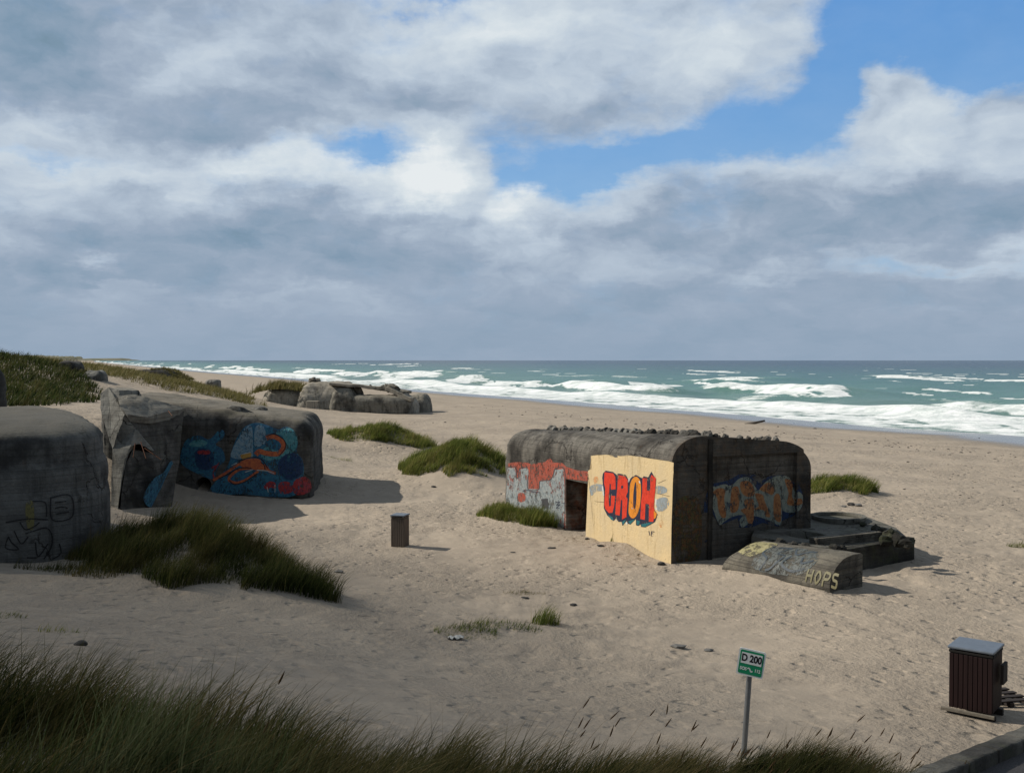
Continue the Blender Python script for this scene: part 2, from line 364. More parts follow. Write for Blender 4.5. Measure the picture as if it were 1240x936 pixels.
def ground_h(x, y):
    x = np.asarray(x, float); y = np.asarray(y, float)
    s, al = shore(x, y)
    r = np.hypot(x, y)
    beach = np.interp(s, [-400, -60, 0, 12, 30, 45, 90], [-9, -4.2, SEA, SEA+.32, -.55, -.1, 0.])
    belt = sst(118, 175, s)*sst(120, 230, y)*(6.5+4*fbm(x/60, y/60, 5))*(1+r/2500)
    far = beach+belt
    near = np.where(r < 260, tps(np.clip(x, -75, 40), np.clip(y, -12, 175)), 0)
    w = (1-sst(125, 175, y))*sst(-90, -66, x)*(1-sst(22, 36, x))*sst(-40, -14, y)
    wx = (1-sst(125, 175, y))*(1-sst(22, 36, x))*sst(-40, -14, y)
    h = far*(1-wx)+near*wx
    h = np.where((s < 60), np.minimum(h, beach+np.maximum(0, h)*sst(25, 60, s)), h)
    for (mx, my, sx, sy, ro, hh) in MOUNDS:
        c, sn = math.cos(ro), math.sin(ro); a = (x-mx)*c+(y-my)*sn; b = -(x-mx)*sn+(y-my)*c
        h = h+hh*np.exp(-(a/sx)**2-(b/sy)**2)
    k = sst(5, 40, s)
    h = h+k*(.10*fbm(x/5, y/5, 11)+.16*fbm(x/17, y/17, 12)) 
    near_d = 1-sst(35, 90, r)
    h = h+k*near_d*.065*fbm(x/.5, y/.5, 21, 3)*sst(-.35, .25, fbm(x/6.5, y/6.5, 25, 3))
    h = h+k*sst(20, 80, r)*.05*fbm(x/1.6, y/1.6, 31, 3)
    # asphalt ramp cut into the dune on the right
    return h
def gz(x, y): return float(ground_h(np.array([x]), np.array([y]))[0])
def on_ground(px, py):
    """where a sight line meets the ground"""
    d = ray(px, py); ts = np.geomspace(4, 400, 6000)/d[1]
    P = EYE+d*ts[:, None]; k = np.argmax(P[:, 2] < ground_h(P[:, 0], P[:, 1]))
    return P[k]

def build_ground():
    a = np.concatenate([np.arange(-180, -60, 3.), np.arange(-60, -34, .6), np.arange(-34, 34, .1), np.arange(34, 60, .6), np.arange(60, 180, 3.)])
    a = R(1)*a
    r = [1.0]
    while r[-1] < 14000:
        v = r[-1]; r.append(v*(1.009 if v < 70 else 1.013 if v < 300 else 1.035))
    r = np.array(r); A_, R_ = np.meshgrid(a, r)
    x = (R_*np.sin(A_)).ravel(); y = (R_*np.cos(A_)).ravel()
    z = ground_h(x, y)
    # cut the road bed a little below the asphalt
    n, m = len(r), len(a)
    idx = np.arange(n*m).reshape(n, m); nx = np.roll(idx, -1, axis=1)
    f = np.stack([idx[:-1], nx[:-1], nx[1:], idx[1:]], -1).reshape(-1, 4)[:, ::-1]
    v = np.stack([x, y, z], 1); v = np.vstack([v, [[0, 0, gz(0, 0)]]])
    c = len(v)-1; fan = np.stack([np.full(m, c), nx[0], idx[0]], 1)[:, ::-1]
    me = npmesh('beach', v, [f, fan], True)
    s, al = shore(v[:, 0], v[:, 1])
    wob = 2.5*fbm(al/14, s*0, 3)
    attr(me, 'wet', 1-sst(5.0, 17., s+wob)); 
    green = sst(118, 150, s)*sst(120, 200, v[:, 1])
    attr(me, 'green', green)
    m, t, b = newmat('sand'); p = t.geo()
    n1 = t.noise(p, .22, 5, .6); n2 = t.noise(p, 1.4, 6, .65); n3 = t.noise(p, 14, 5, .7); n4 = t.noise(p, 70, 3, .6)
    c = t.mix(t.ss(n1, .35, .68), (.345, .290, .228), (.29, .245, .195))
    c = t.mix(t.m('MULTIPLY', t.ss(n2, .42, .7), .45), c, (.42, .352, .275))
    c = t.mix(t.m('MULTIPLY', t.ss(n3, .55, .75), .55), c, (.215, .172, .128))
    c = t.mix(t.m('MULTIPLY', t.ss(n4, .62, .72), .5), c, (.12, .10, .075))
    c = t.mix(t.m('MULTIPLY', t.attr('green'), t.ss(t.noise(p, .03, 5, .6), .36, .52)), c, (.085, .095, .04))
    wet = t.attr('wet')
    c = t.mix(wet, c, (.13, .115, .095)); t.put(b.inputs['Base Color'], c)
    t.put(b.inputs['Roughness'], t.ss(wet, .1, .95, .95, .16))
    t.put(b.inputs['Specular IOR Level'], t.ss(wet, .0, 1., .15, .6))
    foot = t.voro(t.vm('ADD', p, t.scale(t.noise(p, 2.2, 3, .5, out=1), (.35, .35, 0))), 2.3, 'SMOOTH_F1')
    foot2 = t.ss(foot, .05, .34)
    rip = t.noise(t.scale(p, (1.5, 1.2, 1)), 4.5, 5, .62)
    hh = t.m('ADD', t.m('MULTIPLY', foot2, .55), t.m('ADD', t.m('MULTIPLY', rip, .5), t.m('MULTIPLY', n3, .22)))
    dry = t.m('SUBTRACT', 1.0, wet)
    t.put(b.inputs['Normal'], t.bump(t.m('MULTIPLY', t.m('MULTIPLY', hh, t.ss(t.noise(p, .16, 4, .6), .36, .60, .18, 1.)), dry), 1.0, .165))
    o = link('beach', me, m); tag(o, kind='structure')
build_ground()

# ------------------------------------------------------------------ sea
def build_sea():
    a = R(1)*np.concatenate([np.arange(-60, -31, .5), np.arange(-31, 31, .065), np.arange(31, 110, .6)])
    dep = np.geomspace(1, 1.001, 2)
    pxs = np.concatenate([[.36, .46], np.arange(.6, 132, .36)])      # depression steps
    r = (8*1024/pxs)[::-1]
    A_, R_ = np.meshgrid(a, r); x = (R_*np.sin(A_)); y = (R_*np.cos(A_))
    n, m = x.shape; xf, yf = x.ravel(), y.ravel()
    s, al = shore(xf, yf); d = -s; rr = np.hypot(xf, yf)
    z = np.full(xf.shape, 0.); foam = np.zeros(xf.shape); green = np.zeros(xf.shape)
    def ridge(d0, amp, wl, seed, foamw, thr, meander=9., along=55.):
        nonlocal z, foam, green
        c = d0+meander*fbm(al/along/1.6, al*0+seed, seed, 3)
        md = sst(thr, thr+.35, .5+.8*fbm(al/along, al*0+seed*3.3, seed+40, 3))
        e = d-c
        prof = np.where(e < 0, np.exp(-(e/(wl*.16))**2), np.exp(-(e/(wl*.42))**2))
        z = z+amp*md*prof
        tr = foamw*(.6+.5*fbm(al/9, d/9, seed+7, 3))
        fm = np.where(e < 0, 1-sst(tr*.5, tr, -e), 1-sst(1.0, 3.4, e))*md
        foam = np.maximum(foam, fm)
        green = np.maximum(green, md*np.exp(-((e-wl*.12)/(wl*.22))**2))
    ridge(22, .8, 22, 1, 20, .18, 6)
    ridge(44, 1.6, 26, 2, 14, .28, 9, 40)
    ridge(74, 1.9, 32, 3, 13, .40, 12, 46)
    ridge(118, 1.9, 40, 4, 11, .54, 16, 52)
    ridge(175, 1.3, 50, 5, 10, .66, 22, 70)
    ridge(250, 1.2, 60, 6, 9, .68, 28, 90)
    edge = 3.2*fbm(al/16, al*0, 60, 3)
    sw = (1-sst(13, 25, d+9*fbm(al/14, d/12, 61, 3)))*sst(-4.2, -1.8, d+edge-.5)
    lace = .62+.75*fbm(al/4.0, d/2.2, 62, 4)
    foam = np.maximum(foam, np.clip(sw*lace, 0, 1))
    # open water chop
    for (wl, am, th, ph) in ((46, .30, 10, 0), (33, .24, -22, 1.), (23, .17, 35, 2.), (15, .11, -8, 3.), (10, .08, 52, 4.), (7, .05, 15, 5.)):
        kx, ky = math.sin(R(th-78)), math.cos(R(th-78))
        fade = 1-sst(.12, .45, (rr**2/(8*1024)*.36)/wl)
        z = z+am*fade*sst(4, 40, d)*np.sin(2*math.pi/wl*(xf*kx+yf*ky)+ph+2.2*fbm(xf/80, yf/80, 70+int(ph), 2))
    # whitecaps
    g = d/np.maximum(rr*.11, 14)
    cap = fbm(al/np.maximum(14, rr*.022)+g*0, d/np.maximum(4.5, rr*.03), 90, 3)
    foam = np.maximum(foam, sst(.51, .64, cap)*sst(40, 90, d)*(1-sst(500, 1700, rr))*.85)
    def capat(px, py, wpx, hpx, amp=1., lift=0.):
        nonlocal foam, z
        p = atz(px, py, SEA); Y = p[1]; ax = wpx/F*Y; ay = hpx*Y*Y/(8*F)
        q = ((xf-p[0])/ax)**2+((yf-p[1])/ay)**2
        nn = fbm(xf/(ax*.35), yf/(ay*.6), int(px), 3)
        foam = np.maximum(foam, amp*sst(.2, .7, np.exp(-q)+.85*nn*np.exp(-q*.45)))
        z = z+lift*np.exp(-q)
    for c in [(728, 473, 26, 5, 1, .5), (795, 466, 30, 2.6, 1, .4), (655, 469, 22, 2.2, .9), (862, 450, 17, 1.4, 1), (842, 453, 10, .9, .9), (896, 459, 10, 1.1, .9), (913, 457, 6, .9, .8), (851, 465, 9, 1.4, .9),
              (1105, 458, 32, 2.2, .95), (1150, 457, 16, 1.8, .95), (1215, 461, 24, 1.6, 1), (980, 480, 42, 5, .85, .5), (1110, 478, 16, 1.2, .6), (1180, 475, 14, 1.2, .6), (940, 473, 14, 1.4, .5), (700, 455, 30, 1.1, .5), (760, 456, 26, 1.2, .5),
              (480, 441, 16, 1., .9), (430, 440.5, 10, .7, .8), (497, 443, 10, .8, .8), (560, 446, 16, .9, .6), (1130, 505, 40, 9, .8, .6), (1170, 512, 60, 9, 1, .3), (500, 456, 30, 4, .9, .5), (560, 461, 30, 4, .8, .5), (450, 453, 22, 3, .9, .4), (610, 466, 24, 4, .9, .3)]:
        capat(*c)
    v = np.stack([xf, yf, SEA+z*sst(-6, 12, d)], 1)
    idx = np.arange(n*m).reshape(n, m)
    f = np.stack([idx[:-1, :-1], idx[:-1, 1:], idx[1:, 1:], idx[1:, :-1]], -1).reshape(-1, 4)
    keep = (d.reshape(n, m)[f[:, 0]//m, f[:, 0] % m] > -30); f = f[keep]
    me = npmesh('sea', v, f, True)
    if me.polygons[0].normal.z < 0: me.flip_normals()
    attr(me, 'foam', np.clip(foam, 0, 1)); attr(me, 'offshore', d); attr(me, 'crest', np.clip(green, 0, 1))
    m_, t, b = newmat('sea_water'); p = t.geo()
    off = t.attr('offshore')
    n1 = t.noise(t.scale(p, (.35, 1., 1)), .012, 5, .6)
    mr = t.n.new('ShaderNodeMapRange'); t.l.new(off, mr.inputs[0]); mr.inputs[1].default_value = 0; mr.inputs[2].default_value = 1400
    dd = t.m('ADD', mr.outputs[0], t.m('MULTIPLY', t.m('SUBTRACT', n1, .5), .12))
    c = t.ramp(dd, [(0, (.13, .20, .16)), (.05, (.075, .18, .145)), (.12, (.042, .135, .115)), (.28, (.024, .085, .088)), (.6, (.012, .048, .066)), (1, (.008, .032, .055))])
    nf = t.noise(t.scale(p, (.5, 1, 1)), .35, 5, .7)
    c = t.mix(t.m('MULTIPLY', t.attr('crest'), .6), c, (.16, .30, .24))
    fo = t.attr('foam'); n2 = t.noise(p, .55, 7, .75)
    ff = t.ss(t.m('ADD', fo, t.m('MULTIPLY', t.m('SUBTRACT', n2, .5), 1.3)), .30, .66)
    ff = t.m('MULTIPLY', ff, t.ss(fo, .02, .12))
    c = t.mix(ff, c, t.mix(t.ss(t.noise(p, .25, 6, .7), .35, .6), (.52, .58, .57), (.84, .86, .86))); t.put(b.inputs['Base Color'], c)
    t.put(b.inputs['Roughness'], t.m('ADD', t.m('MULTIPLY', ff, .6), .22)); b.inputs['IOR'].default_value = 1.33; b.inputs['Specular IOR Level'].default_value = .13
    t.put(b.inputs['Normal'], t.bump(t.m('ADD', nf, t.m('MULTIPLY', n2, .3)), .8, .9))
    tag(link('sea', me, m_), kind='structure')
build_sea()

# far coast fading along the left horizon
def build_coast():
    n = 160; u = np.linspace(0, 1, n); al0 = np.interp(u, [0, 1], [0, 1])
    xs = np.interp(u, [0, 1], [-2300, -5600]); ys = np.interp(u, [0, 1], [4200, 15500])
    hgt = 14+9*fbm(u*22, u*0, 3, 4)+ 6*np.sin(u*9); hgt = np.maximum(hgt, 4)*np.interp(u, [0, .15, .8, 1], [.5, 1, 1.5, .5])
    V = []; Fc = []
    nx, ny = -np.array([11300, 3300])/math.hypot(11300, 3300)
    for i in range(n):
        for (o, k) in ((0, 0), (60, .75), (140, 1), (400, .9), (900, 0)):
            V.append((xs[i]+nx*o, ys[i]+ny*o, -3+hgt[i]*k+(4 if k else 0)))
    for i in range(n-1):
        for j in range(4):
            a = i*5+j; Fc.append((a, a+1, a+6, a+5))
    me = npmesh('hills', np.array(V), np.array(Fc), True)
    m, t, b = newmat('dune_heath'); p = t.geo()
    t.put(b.inputs['Base Color'], t.mix(t.ss(t.noise(p, .004, 6, .6), .4, .65), (.07, .085, .045), (.24, .21, .15)))
    tag(link('hills', me, m), kind='structure')
build_coast()

# ------------------------------------------------------------------ grass
def grass_mat(name, cols, trans=.35, seed=0):
    m, t, b = newmat(name); a = t.attr('tint'); k = t.attr('along')
    c = t.ramp(a, cols); n = t.noise(t.geo(), .8, 4, .6)
    c = t.mix(t.m('MULTIPLY', t.ss(n, .45, .65), .45), c, (.12, .095, .035))
    c = t.mix(t.ss(k, .6, 1.0, 0, .30), c, (.17, .125, .055))
    t.put(b.inputs['Base Color'], c); b.inputs['Roughness'].default_value = .7; b.inputs['Specular IOR Level'].default_value = .12
    tr = t.n.new('ShaderNodeBsdfTranslucent'); t.put(tr.inputs[0], c)
    mx = t.n.new('ShaderNodeMixShader'); mx.inputs[0].default_value = trans
    t.l.new(b.outputs[0], mx.inputs[1]); t.l.new(tr.outputs[0], mx.inputs[2]); t.l.new(mx.outputs[0], t.n['Material Output'].inputs[0])
    return m
GREEN = [(0, (.018, .024, .007)), (.35, (.036, .050, .012)), (.7, (.085, .095, .024)), (1, (.20, .16, .06))]
FRESH = [(0, (.055, .080, .016)), (.4, (.115, .160, .030)), (.75, (.20, .225, .05)), (1, (.32, .28, .10))]
M_grass = grass_mat('marram_grass', GREEN); M_fresh = grass_mat('marram_grass_fresh', FRESH, .5); 
M_dune = grass_mat('dune_grass_shaded', [(0, (.016, .028, .009)), (.5, (.030, .048, .013)), (.85, (.048, .066, .018)), (1, (.075, .085, .028))])  # darker copy of the marram: the hill front's shade put into colour
M_fore = grass_mat('foreground_marram', [(0, (.013, .018, .005)), (.3, (.025, .036, .008)), (.6, (.048, .062, .014)), (.84, (.095, .085, .026)), (1, (.20, .15, .06))], .4)
M_mound = grass_mat('mound_marram', [(0, (.022, .030, .009)), (.4, (.045, .062, .015)), (.75, (.095, .11, .03)), (1, (.20, .17, .065))], .4)
M_pale = grass_mat('pale_marram', [(0, (.04, .06, .02)), (.5, (.08, .11, .04)), (1, (.16, .17, .08))], .4)
M_straw = grass_mat('dry_marram', [(0, (.09, .085, .03)), (.4, (.12, .12, .04)), (.8, (.21, .185, .08)), (1, (.26, .22, .11))])
def blades(x, y, length, width, lean=.5, wind=(1., -.15), spread=.5, seg=3, z=None, tintbias=0., sink=.04):
    n = len(x); z = ground_h(x, y)-sink if z is None else z
    L = length*(.5+.75*rng.random(n))*np.clip(.92+1.15*fbm(x/.8, y/.8, 55, 3), .3, 1.4); w = width*(.7+.6*rng.random(n))
    th = rng.random(n)*2*np.pi; k = spread*rng.random(n)
    wl = math.hypot(*wind); lx = lean*wind[0]/wl*(.5+rng.random(n))+k*np.cos(th); ly = lean*wind[1]/wl*(.5+rng.random(n))+k*np.sin(th)
    sx, sy = np.cos(th+1.57), np.sin(th+1.57)
    V = np.zeros((n, seg*2+1, 3)); al = np.zeros((n, seg*2+1))
    for j in range(seg+1):
        f = j/seg; hz = L*(f-.28*f*f*np.minimum(1.4, np.hypot(lx, ly))); off = L*f**1.8*.75
        cx = x+lx*off; cy = y+ly*off; cz = z+hz; ww = w*(1-f**1.5)*.5
        if j < seg:
            V[:, 2*j] = np.stack([cx-sx*ww, cy-sy*ww, cz], 1); V[:, 2*j+1] = np.stack([cx+sx*ww, cy+sy*ww, cz], 1); al[:, 2*j:2*j+2] = f
        else: V[:, 2*j] = np.stack([cx, cy, cz], 1); al[:, 2*j] = 1
    vp = seg*2+1; base = (np.arange(n)*vp)[:, None]
    q = [np.concatenate([base+2*j, base+2*j+1, base+2*j+3, base+2*j+2], 1) for j in range(seg-1)]
    t = np.concatenate([base+2*seg-2, base+2*seg-1, base+2*seg], 1)
    tint = np.clip(rng.random(n)**1.2+tintbias+.45*fbm(x/1.5, y/1.5, 77, 3), 0, 1)
    return V.reshape(-1, 3), np.concatenate(q) if q else np.zeros((0, 4), int), t, np.repeat(tint, vp), al.ravel()
def grass(name, x, y, length, width, mat, label=None, cat=None, kind=None, group=None, parts=1, **kw):
    V, q, t, ti, al = blades(np.asarray(x), np.asarray(y), length, width, **kw)
    me = npmesh(name, V, [q, t], True); attr(me, 'tint', ti); attr(me, 'along', al)
    c = (float(np.mean(x)), float(np.mean(y)), gz(np.mean(x), np.mean(y)))
    return tag(link(name, me, mat, origin=c), label, cat, group, kind)
def inpoly(x, y, poly):
    k = np.zeros(x.shape, bool); n = len(poly)
    for i in range(n):
        (x1, y1), (x2, y2) = poly[i], poly[(i+1) % n]
        c = ((y1 > y) != (y2 > y)) & (x < (x2-x1)*(y-y1)/(y2-y1+1e-12)+x1); k ^= c
    return k
def scatter_poly(poly, n, patch=0., ps=2., seed=1, soft=0.):
    poly = np.array(poly); lo, hi = poly.min(0), poly.max(0)
    X, Y = [], []; tot = 0
    while tot < n:
        x = rng.uniform(lo[0], hi[0], n); y = rng.uniform(lo[1], hi[1], n)
        jx = soft*fbm(x/1.1, y/1.1, seed+5, 3); jy = soft*fbm(x/1.1+50, y/1.1, seed+6, 3)
        k = inpoly(x+jx, y+jy, poly)
        if patch: k &= (fbm(x/ps, y/ps, seed, 3) > -1+patch*2*.5-.0+rng.random(n)*.25-.25)
        X.append(x[k]); Y.append(y[k]); tot += k.sum()
    return np.concatenate(X)[:n], np.concatenate(Y)[:n]
def scatter_gauss(i, n, kx=1.15, ky=1.15, patch=.8, seed=3, dx=0, dy=0):
    mx, my, sx, sy, ro, _ = MOUNDS[i]; c, s = math.cos(ro), math.sin(ro); X, Y = [], []; tot = 0
    while tot < n:
        r = np.sqrt(rng.random(n)); th = rng.random(n)*2*np.pi
        a = r*np.cos(th); b = r*np.sin(th)
        lim = 1+.35*fbm(np.cos(th)*2+seed, np.sin(th)*2, seed, 3)
        x = mx+dx+(a*sx*kx*lim)*c-(b*sy*ky*lim)*s; y = my+dy+(a*sx*kx*lim)*s+(b*sy*ky*lim)*c
        k = fbm(x/.9, y/.9, seed, 3) > -.55*patch+.5*(r**3)*patch-.15+rng.random(n)*.2-.2
        X.append(x[k]); Y.append(y[k]); tot += k.sum()
    return np.concatenate(X)[:n], np.concatenate(Y)[:n]

def pxpoly(pts, z=None):
    return [tuple(on_ground(a, b)[:2]) for a, b in pts]

# foreground marram on the dune the viewer stands on
fp = [(-14, 1.2), (-10, 6.5), (-6, 8.2), (-3.6, 8.3), (-2.4, 8.4), (-1.3, 8.7), (-.75, 9.2), (-.3, 9.9), (.5, 10.6), (1.4, 11.1), (2.4, 11.8), (3.4, 12.4), (4.4, 12.1), (4.95, 11.2), (4.2, 10.2), (3.2, 8), (2.5, 4), (1.5, 2.0), (-2, 1.6), (-6, 1.0)]
x, y = scatter_poly(fp, 112000, .62, 1.1, 8, .5)
x2, y2 = scatter_poly([(.4, 9.6), (1.4, 11.2), (2.4, 12.0), (3.4, 12.6), (4.5, 12.3), (5.05, 11.4), (4.3, 10.2), (3.2, 9.0), (1.5, 8.6)], 26000, .75, .8, 18, .45)
x, y = np.concatenate([x, x2]), np.concatenate([y, y2])
k = (np.hypot(x, y) > 2.2); x, y = x[k], y[k]
grass('dune_grass', x, y, .58, .0100, M_fore, 'dark marram grass covering the crest of the foreground dune', 'grass', 'stuff', lean=.75, spread=.55, seg=4)
q_ = rng.normal(size=(2, 1500)); grass('grass_tuft', -2.0+.30*q_[0], 5.9+.45*q_[1], .72, .009, M_pale, 'pale green grass tuft amid the dark foreground grass at bottom left', 'grass tuft', lean=.4, spread=.6, seg=4)
# seed heads standing out of it
def seedheads(name, pts, label):
    V, q3, t3, ti, al = [], [], [], [], []
    off = 0
    xs = np.array([p[0] for p in pts]); ys = np.array([p[1] for p in pts]); n = len(xs)
    b = blades(xs, ys, .80, .008, lean=.45, spread=.25, seg=4)
    tips = b[0].reshape(n, 9, 3); verts = [b[0]]; quads = [b[1]]; tris = [b[2]]; tt = [b[3]]; aa = [b[4]]
    off = len(b[0])
    for i in range(n):
        p1 = tips[i, 8]; p0 = (tips[i, 4]+tips[i, 5])/2*.35+p1*.65; d = p1-p0; L = np.linalg.norm(d)+1e-6; d /= L
        s1 = np.cross(d, [0, 1, 0]); s1 /= np.linalg.norm(s1)+1e-9; s2 = np.cross(d, s1); hl = .10+.05*rng.random()
        rings = []
        for f, rad in ((0, .003), (.25, .0075), (.6, .007), (1., .0015)):
            for a in range(4):
                rings.append(p0+d*f*hl+rad*(s1*math.cos(a*1.571)+s2*math.sin(a*1.571)))
        verts.append(np.array(rings)); 
        qq = []
        for j in range(3):
            for a in range(4): qq.append([off+j*4+a, off+j*4+(a+1) % 4, off+j*4+4+(a+1) % 4, off+j*4+4+a])
        quads.append(np.array(qq)); off += 16; tt.append(np.full(16, .1)); aa.append(np.full(16, .75))
    me = npmesh(name, np.concatenate(verts), [np.concatenate(quads), np.concatenate(tris)], True)
    attr(me, 'tint', np.concatenate(tt)); attr(me, 'along', np.concatenate(aa))
    m = grass_mat('seed_heads', [(0, (.085, .045, .022)), (1, (.15, .10, .045))])
    tag(link(name, me, m, origin=(xs.mean(), ys.mean(), gz(xs.mean(), ys.mean()))), label, 'grass', None, 'stuff')
pts = [(rng.uniform(2.0, 4.9), rng.uniform(10.8, 12.2)) for _ in range(80)]+[(rng.uniform(-3.2, .8), rng.uniform(6.2, 7.4)) for _ in range(4)]+[(rng.uniform(.4, 2), rng.uniform(9.8, 11)) for _ in range(25)]
seedheads('grass_seed_heads', pts, 'brown marram seed heads standing above the foreground grass')

x, y = scatter_gauss(0, 24000, 1.2, 1.3, .95, 3)
grass('marram_mound', x, y, .62, .016, M_mound, 'big dark grass mound in front of the left bunkers', 'grass mound', group=None, lean=.55, spread=.6)
x, y = scatter_gauss(1, 17000, 1.25, 1.1, 1.05, 4)
grass('marram_mound', x, y, .62, .03, M_fresh, 'tall rounded grass mound just left of the lettered bunker', 'grass mound', lean=.5, spread=.6)
x, y = scatter_gauss(2, 10000, 1.2, 1.1, 1.25, 5)
grass('marram_mound', x, y, .55, .035, M_fresh, 'low patchy grass mound between the far ruin and the rounded mound', 'grass mound', lean=.5, spread=.6)
x, y = scatter_gauss(3, 5000, 1.3, .9, 1.15, 6)
grass('marram_mound', x, y, .5, .026, M_fresh, 'small grass mound behind the right end of the lettered bunker', 'grass mound', lean=.5, spread=.6)
x, y = scatter_gauss(4, 6500, 1.15, 1.0, .7, 7)
grass('grass_tuft', x, y, .5, .022, M_fresh, 'thick green grass tuft at the foot of the grey blue wall', 'grass tuft', lean=.4, spread=.6)
def tuft(px, py, rx, ry, n, L, label, mat=None, width=.014):
    p = on_ground(px, py); r = np.sqrt(rng.random(n)); th = rng.random(n)*6.283
    grass('grass_tuft', p[0]+rx*r*np.cos(th), p[1]+ry*r*np.sin(th), L, width, mat or M_fresh, label, 'grass tuft', lean=.5, spread=.7)
tuft(660, 755, .34, .35, 260, .46, 'small upright grass tuft alone on the open sand')
tuft(565, 766, .75, .45, 520, .30, 'flat green grass patch beside the white litter on the sand')
tuft(615, 757, .85, .3, 320, .24, 'thin sprawling grass streak between two tufts on the sand')
tuft(635, 719, .6, .25, 200, .22, 'wispy brown grass streak above the sand rise', M_straw)
tuft(747, 656, .25, .15, 70, .3, 'small tuft at the foot of the yellow wall below the letters')
tuft(797, 671, .22, .15, 90, .38, 'small tuft at the bottom right of the yellow wall')
tuft(75, 765, .35, .2, 70, .2, 'thin green sprigs on the shaded sand slope at left')
tuft(8, 745, .3, .25, 90, .25, 'green tuft on the sand slope at the left picture edge')
tuft(1234, 662, .45, .3, 260, .35, 'grass tuft on the beach at the right picture edge')
tuft(62, 690, .9, .3, 420, .34, 'dark grass fringe at the foot of the nearest left bunker', M_grass)
tuft(120, 690, 1.0, .8, 900, .42, 'dark grass at the corner of the nearest left bunker', M_grass)
tuft(410, 556, .9, .5, 200, .25, 'thin grass beside the right end of the mural bunker')
# grass on the dunes
hp = [(-29.5, 57), (-26.5, 60.5), (-26.4, 64), (-29.6, 72), (-33.6, 82), (-38, 92), (-46, 97), (-70, 98), (-70, 60), (-45, 52), (-33, 55)]
x, y = scatter_poly(hp, 60000, .42, 4., 12, 1.5)
grass('dune_grass', x, y, .62, .08, M_dune, 'dark green marram over the dune hill at far left', 'grass', 'stuff', lean=.5, spread=.65)
hp = [(-27, 111), (-34, 104), (-45, 108), (-58, 104), (-80, 120), (-80, 160), (-52, 150), (-38, 138), (-31, 122)]
x, y = scatter_poly(hp, 45000, .62, 5., 14, 2.)
grass('dune_grass', x, y, .55, .075, M_straw, 'yellow green marram on the low dunes behind the mural bunker', 'grass', 'stuff', lean=.5, spread=.7)

# ------------------------------------------------------------------ drawing on walls
def catmull(P, closed=True, k=5):
    P = [np.array(p, float) for p in P]; n = len(P); out = []
    for i in range(n if closed else n-1):
        p0, p1, p2, p3 = (P[(i-1) % n], P[i], P[(i+1) % n], P[(i+2) % n]) if closed else (P[max(i-1, 0)], P[i], P[min(i+1, n-1)], P[min(i+2, n-1)])
        for j in range(k):
            t = j/k; out.append(.5*((2*p1)+(-p0+p2)*t+(2*p0-5*p1+4*p2-p3)*t*t+(-p0+3*p1-3*p2+p3)*t**3))
    if not closed: out.append(P[-1])
    return out
from mathutils.bvhtree import BVHTree
class Wall:
    """a flat face that paint lies on; polygons are given as sight lines onto it"""
    def __init__(s, p0, n, me=None):
        s.p0 = np.array(p0, float); s.n = np.array(n, float)/np.linalg.norm(n); s.bvh = None
        if me is not None: s.bvh = BVHTree.FromPolygons([v.co.copy() for v in me.vertices], [tuple(p.vertices) for p in me.polygons])
    def pt(s, px, py, lift):
        if s.bvh:
            h, n, i, dd = s.bvh.ray_cast(Vector(EYE), Vector(ray(px, py)).normalized())
            if h is not None and abs(float(np.dot(np.array(h)-s.p0, s.n))) < 1.3: return np.array(h)+s.n*(lift+.006)
        return onplane(px, py, s.p0+s.n*lift, s.n)
    def poly(s, name, pts, mat, parent, lift=.004, smooth=False, org=None, sc=1., k=5):
        if org: pts = [(org[0]+a/sc, org[1]+b/sc) for a, b in pts]
        if smooth: pts = catmull(pts, True, k)
        bm = bmesh.new(); f = bm.faces.new([bm.verts.new((a, b, 0)) for a, b in pts]); f.normal_update()
        bmesh.ops.triangulate(bm, faces=bm.faces[:], ngon_method='EAR_CLIP')
        if s.bvh:
            for _ in range(7):
                es = [e for e in bm.edges if e.calc_length() > 3.0]
                if not es: break
                bmesh.ops.subdivide_edges(bm, edges=es, cuts=1); bmesh.ops.triangulate(bm, faces=[f for f in bm.faces if len(f.verts) > 3])
        for v in bm.verts: v.co = s.pt(v.co.x, v.co.y, lift)
        for f in bm.faces:
            f.normal_update()
            if f.normal.dot(Vector(s.n)) < 0: f.normal_flip()
        return link(name, bm_mesh(name, bm, recalc=False), mat, parent)
    def strokes(s, name, lines, w, mat, parent, lift=.006, org=None, sc=1., smooth=True):
        for ln in lines:
            bm = bmesh.new()
            if org: ln = [(org[0]+a/sc, org[1]+b/sc) for a, b in ln]
            P = catmull(ln, False, 6) if smooth and len(ln) > 2 else [np.array(p, float) for p in (catmull(ln, False, 6) if s.bvh and len(ln) > 1 else ln)]
            prev = None
            for i, p in enumerate(P):
                d = P[min(i+1, len(P)-1)]-P[max(i-1, 0)]; d = d/(np.linalg.norm(d)+1e-9); nn = np.array([-d[1], d[0]])*w/2
                a = bm.verts.new(s.pt(*(p+nn), lift)); b = bm.verts.new(s.pt(*(p-nn), lift))
                if prev: 
                    f = bm.faces.new((prev[0], prev[1], b, a)); f.normal_update()
                    if f.normal.dot(Vector(s.n)) < 0: f.normal_flip()
                prev = (a, b)
            link(name, bm_mesh(name, bm, recalc=False), mat, parent)

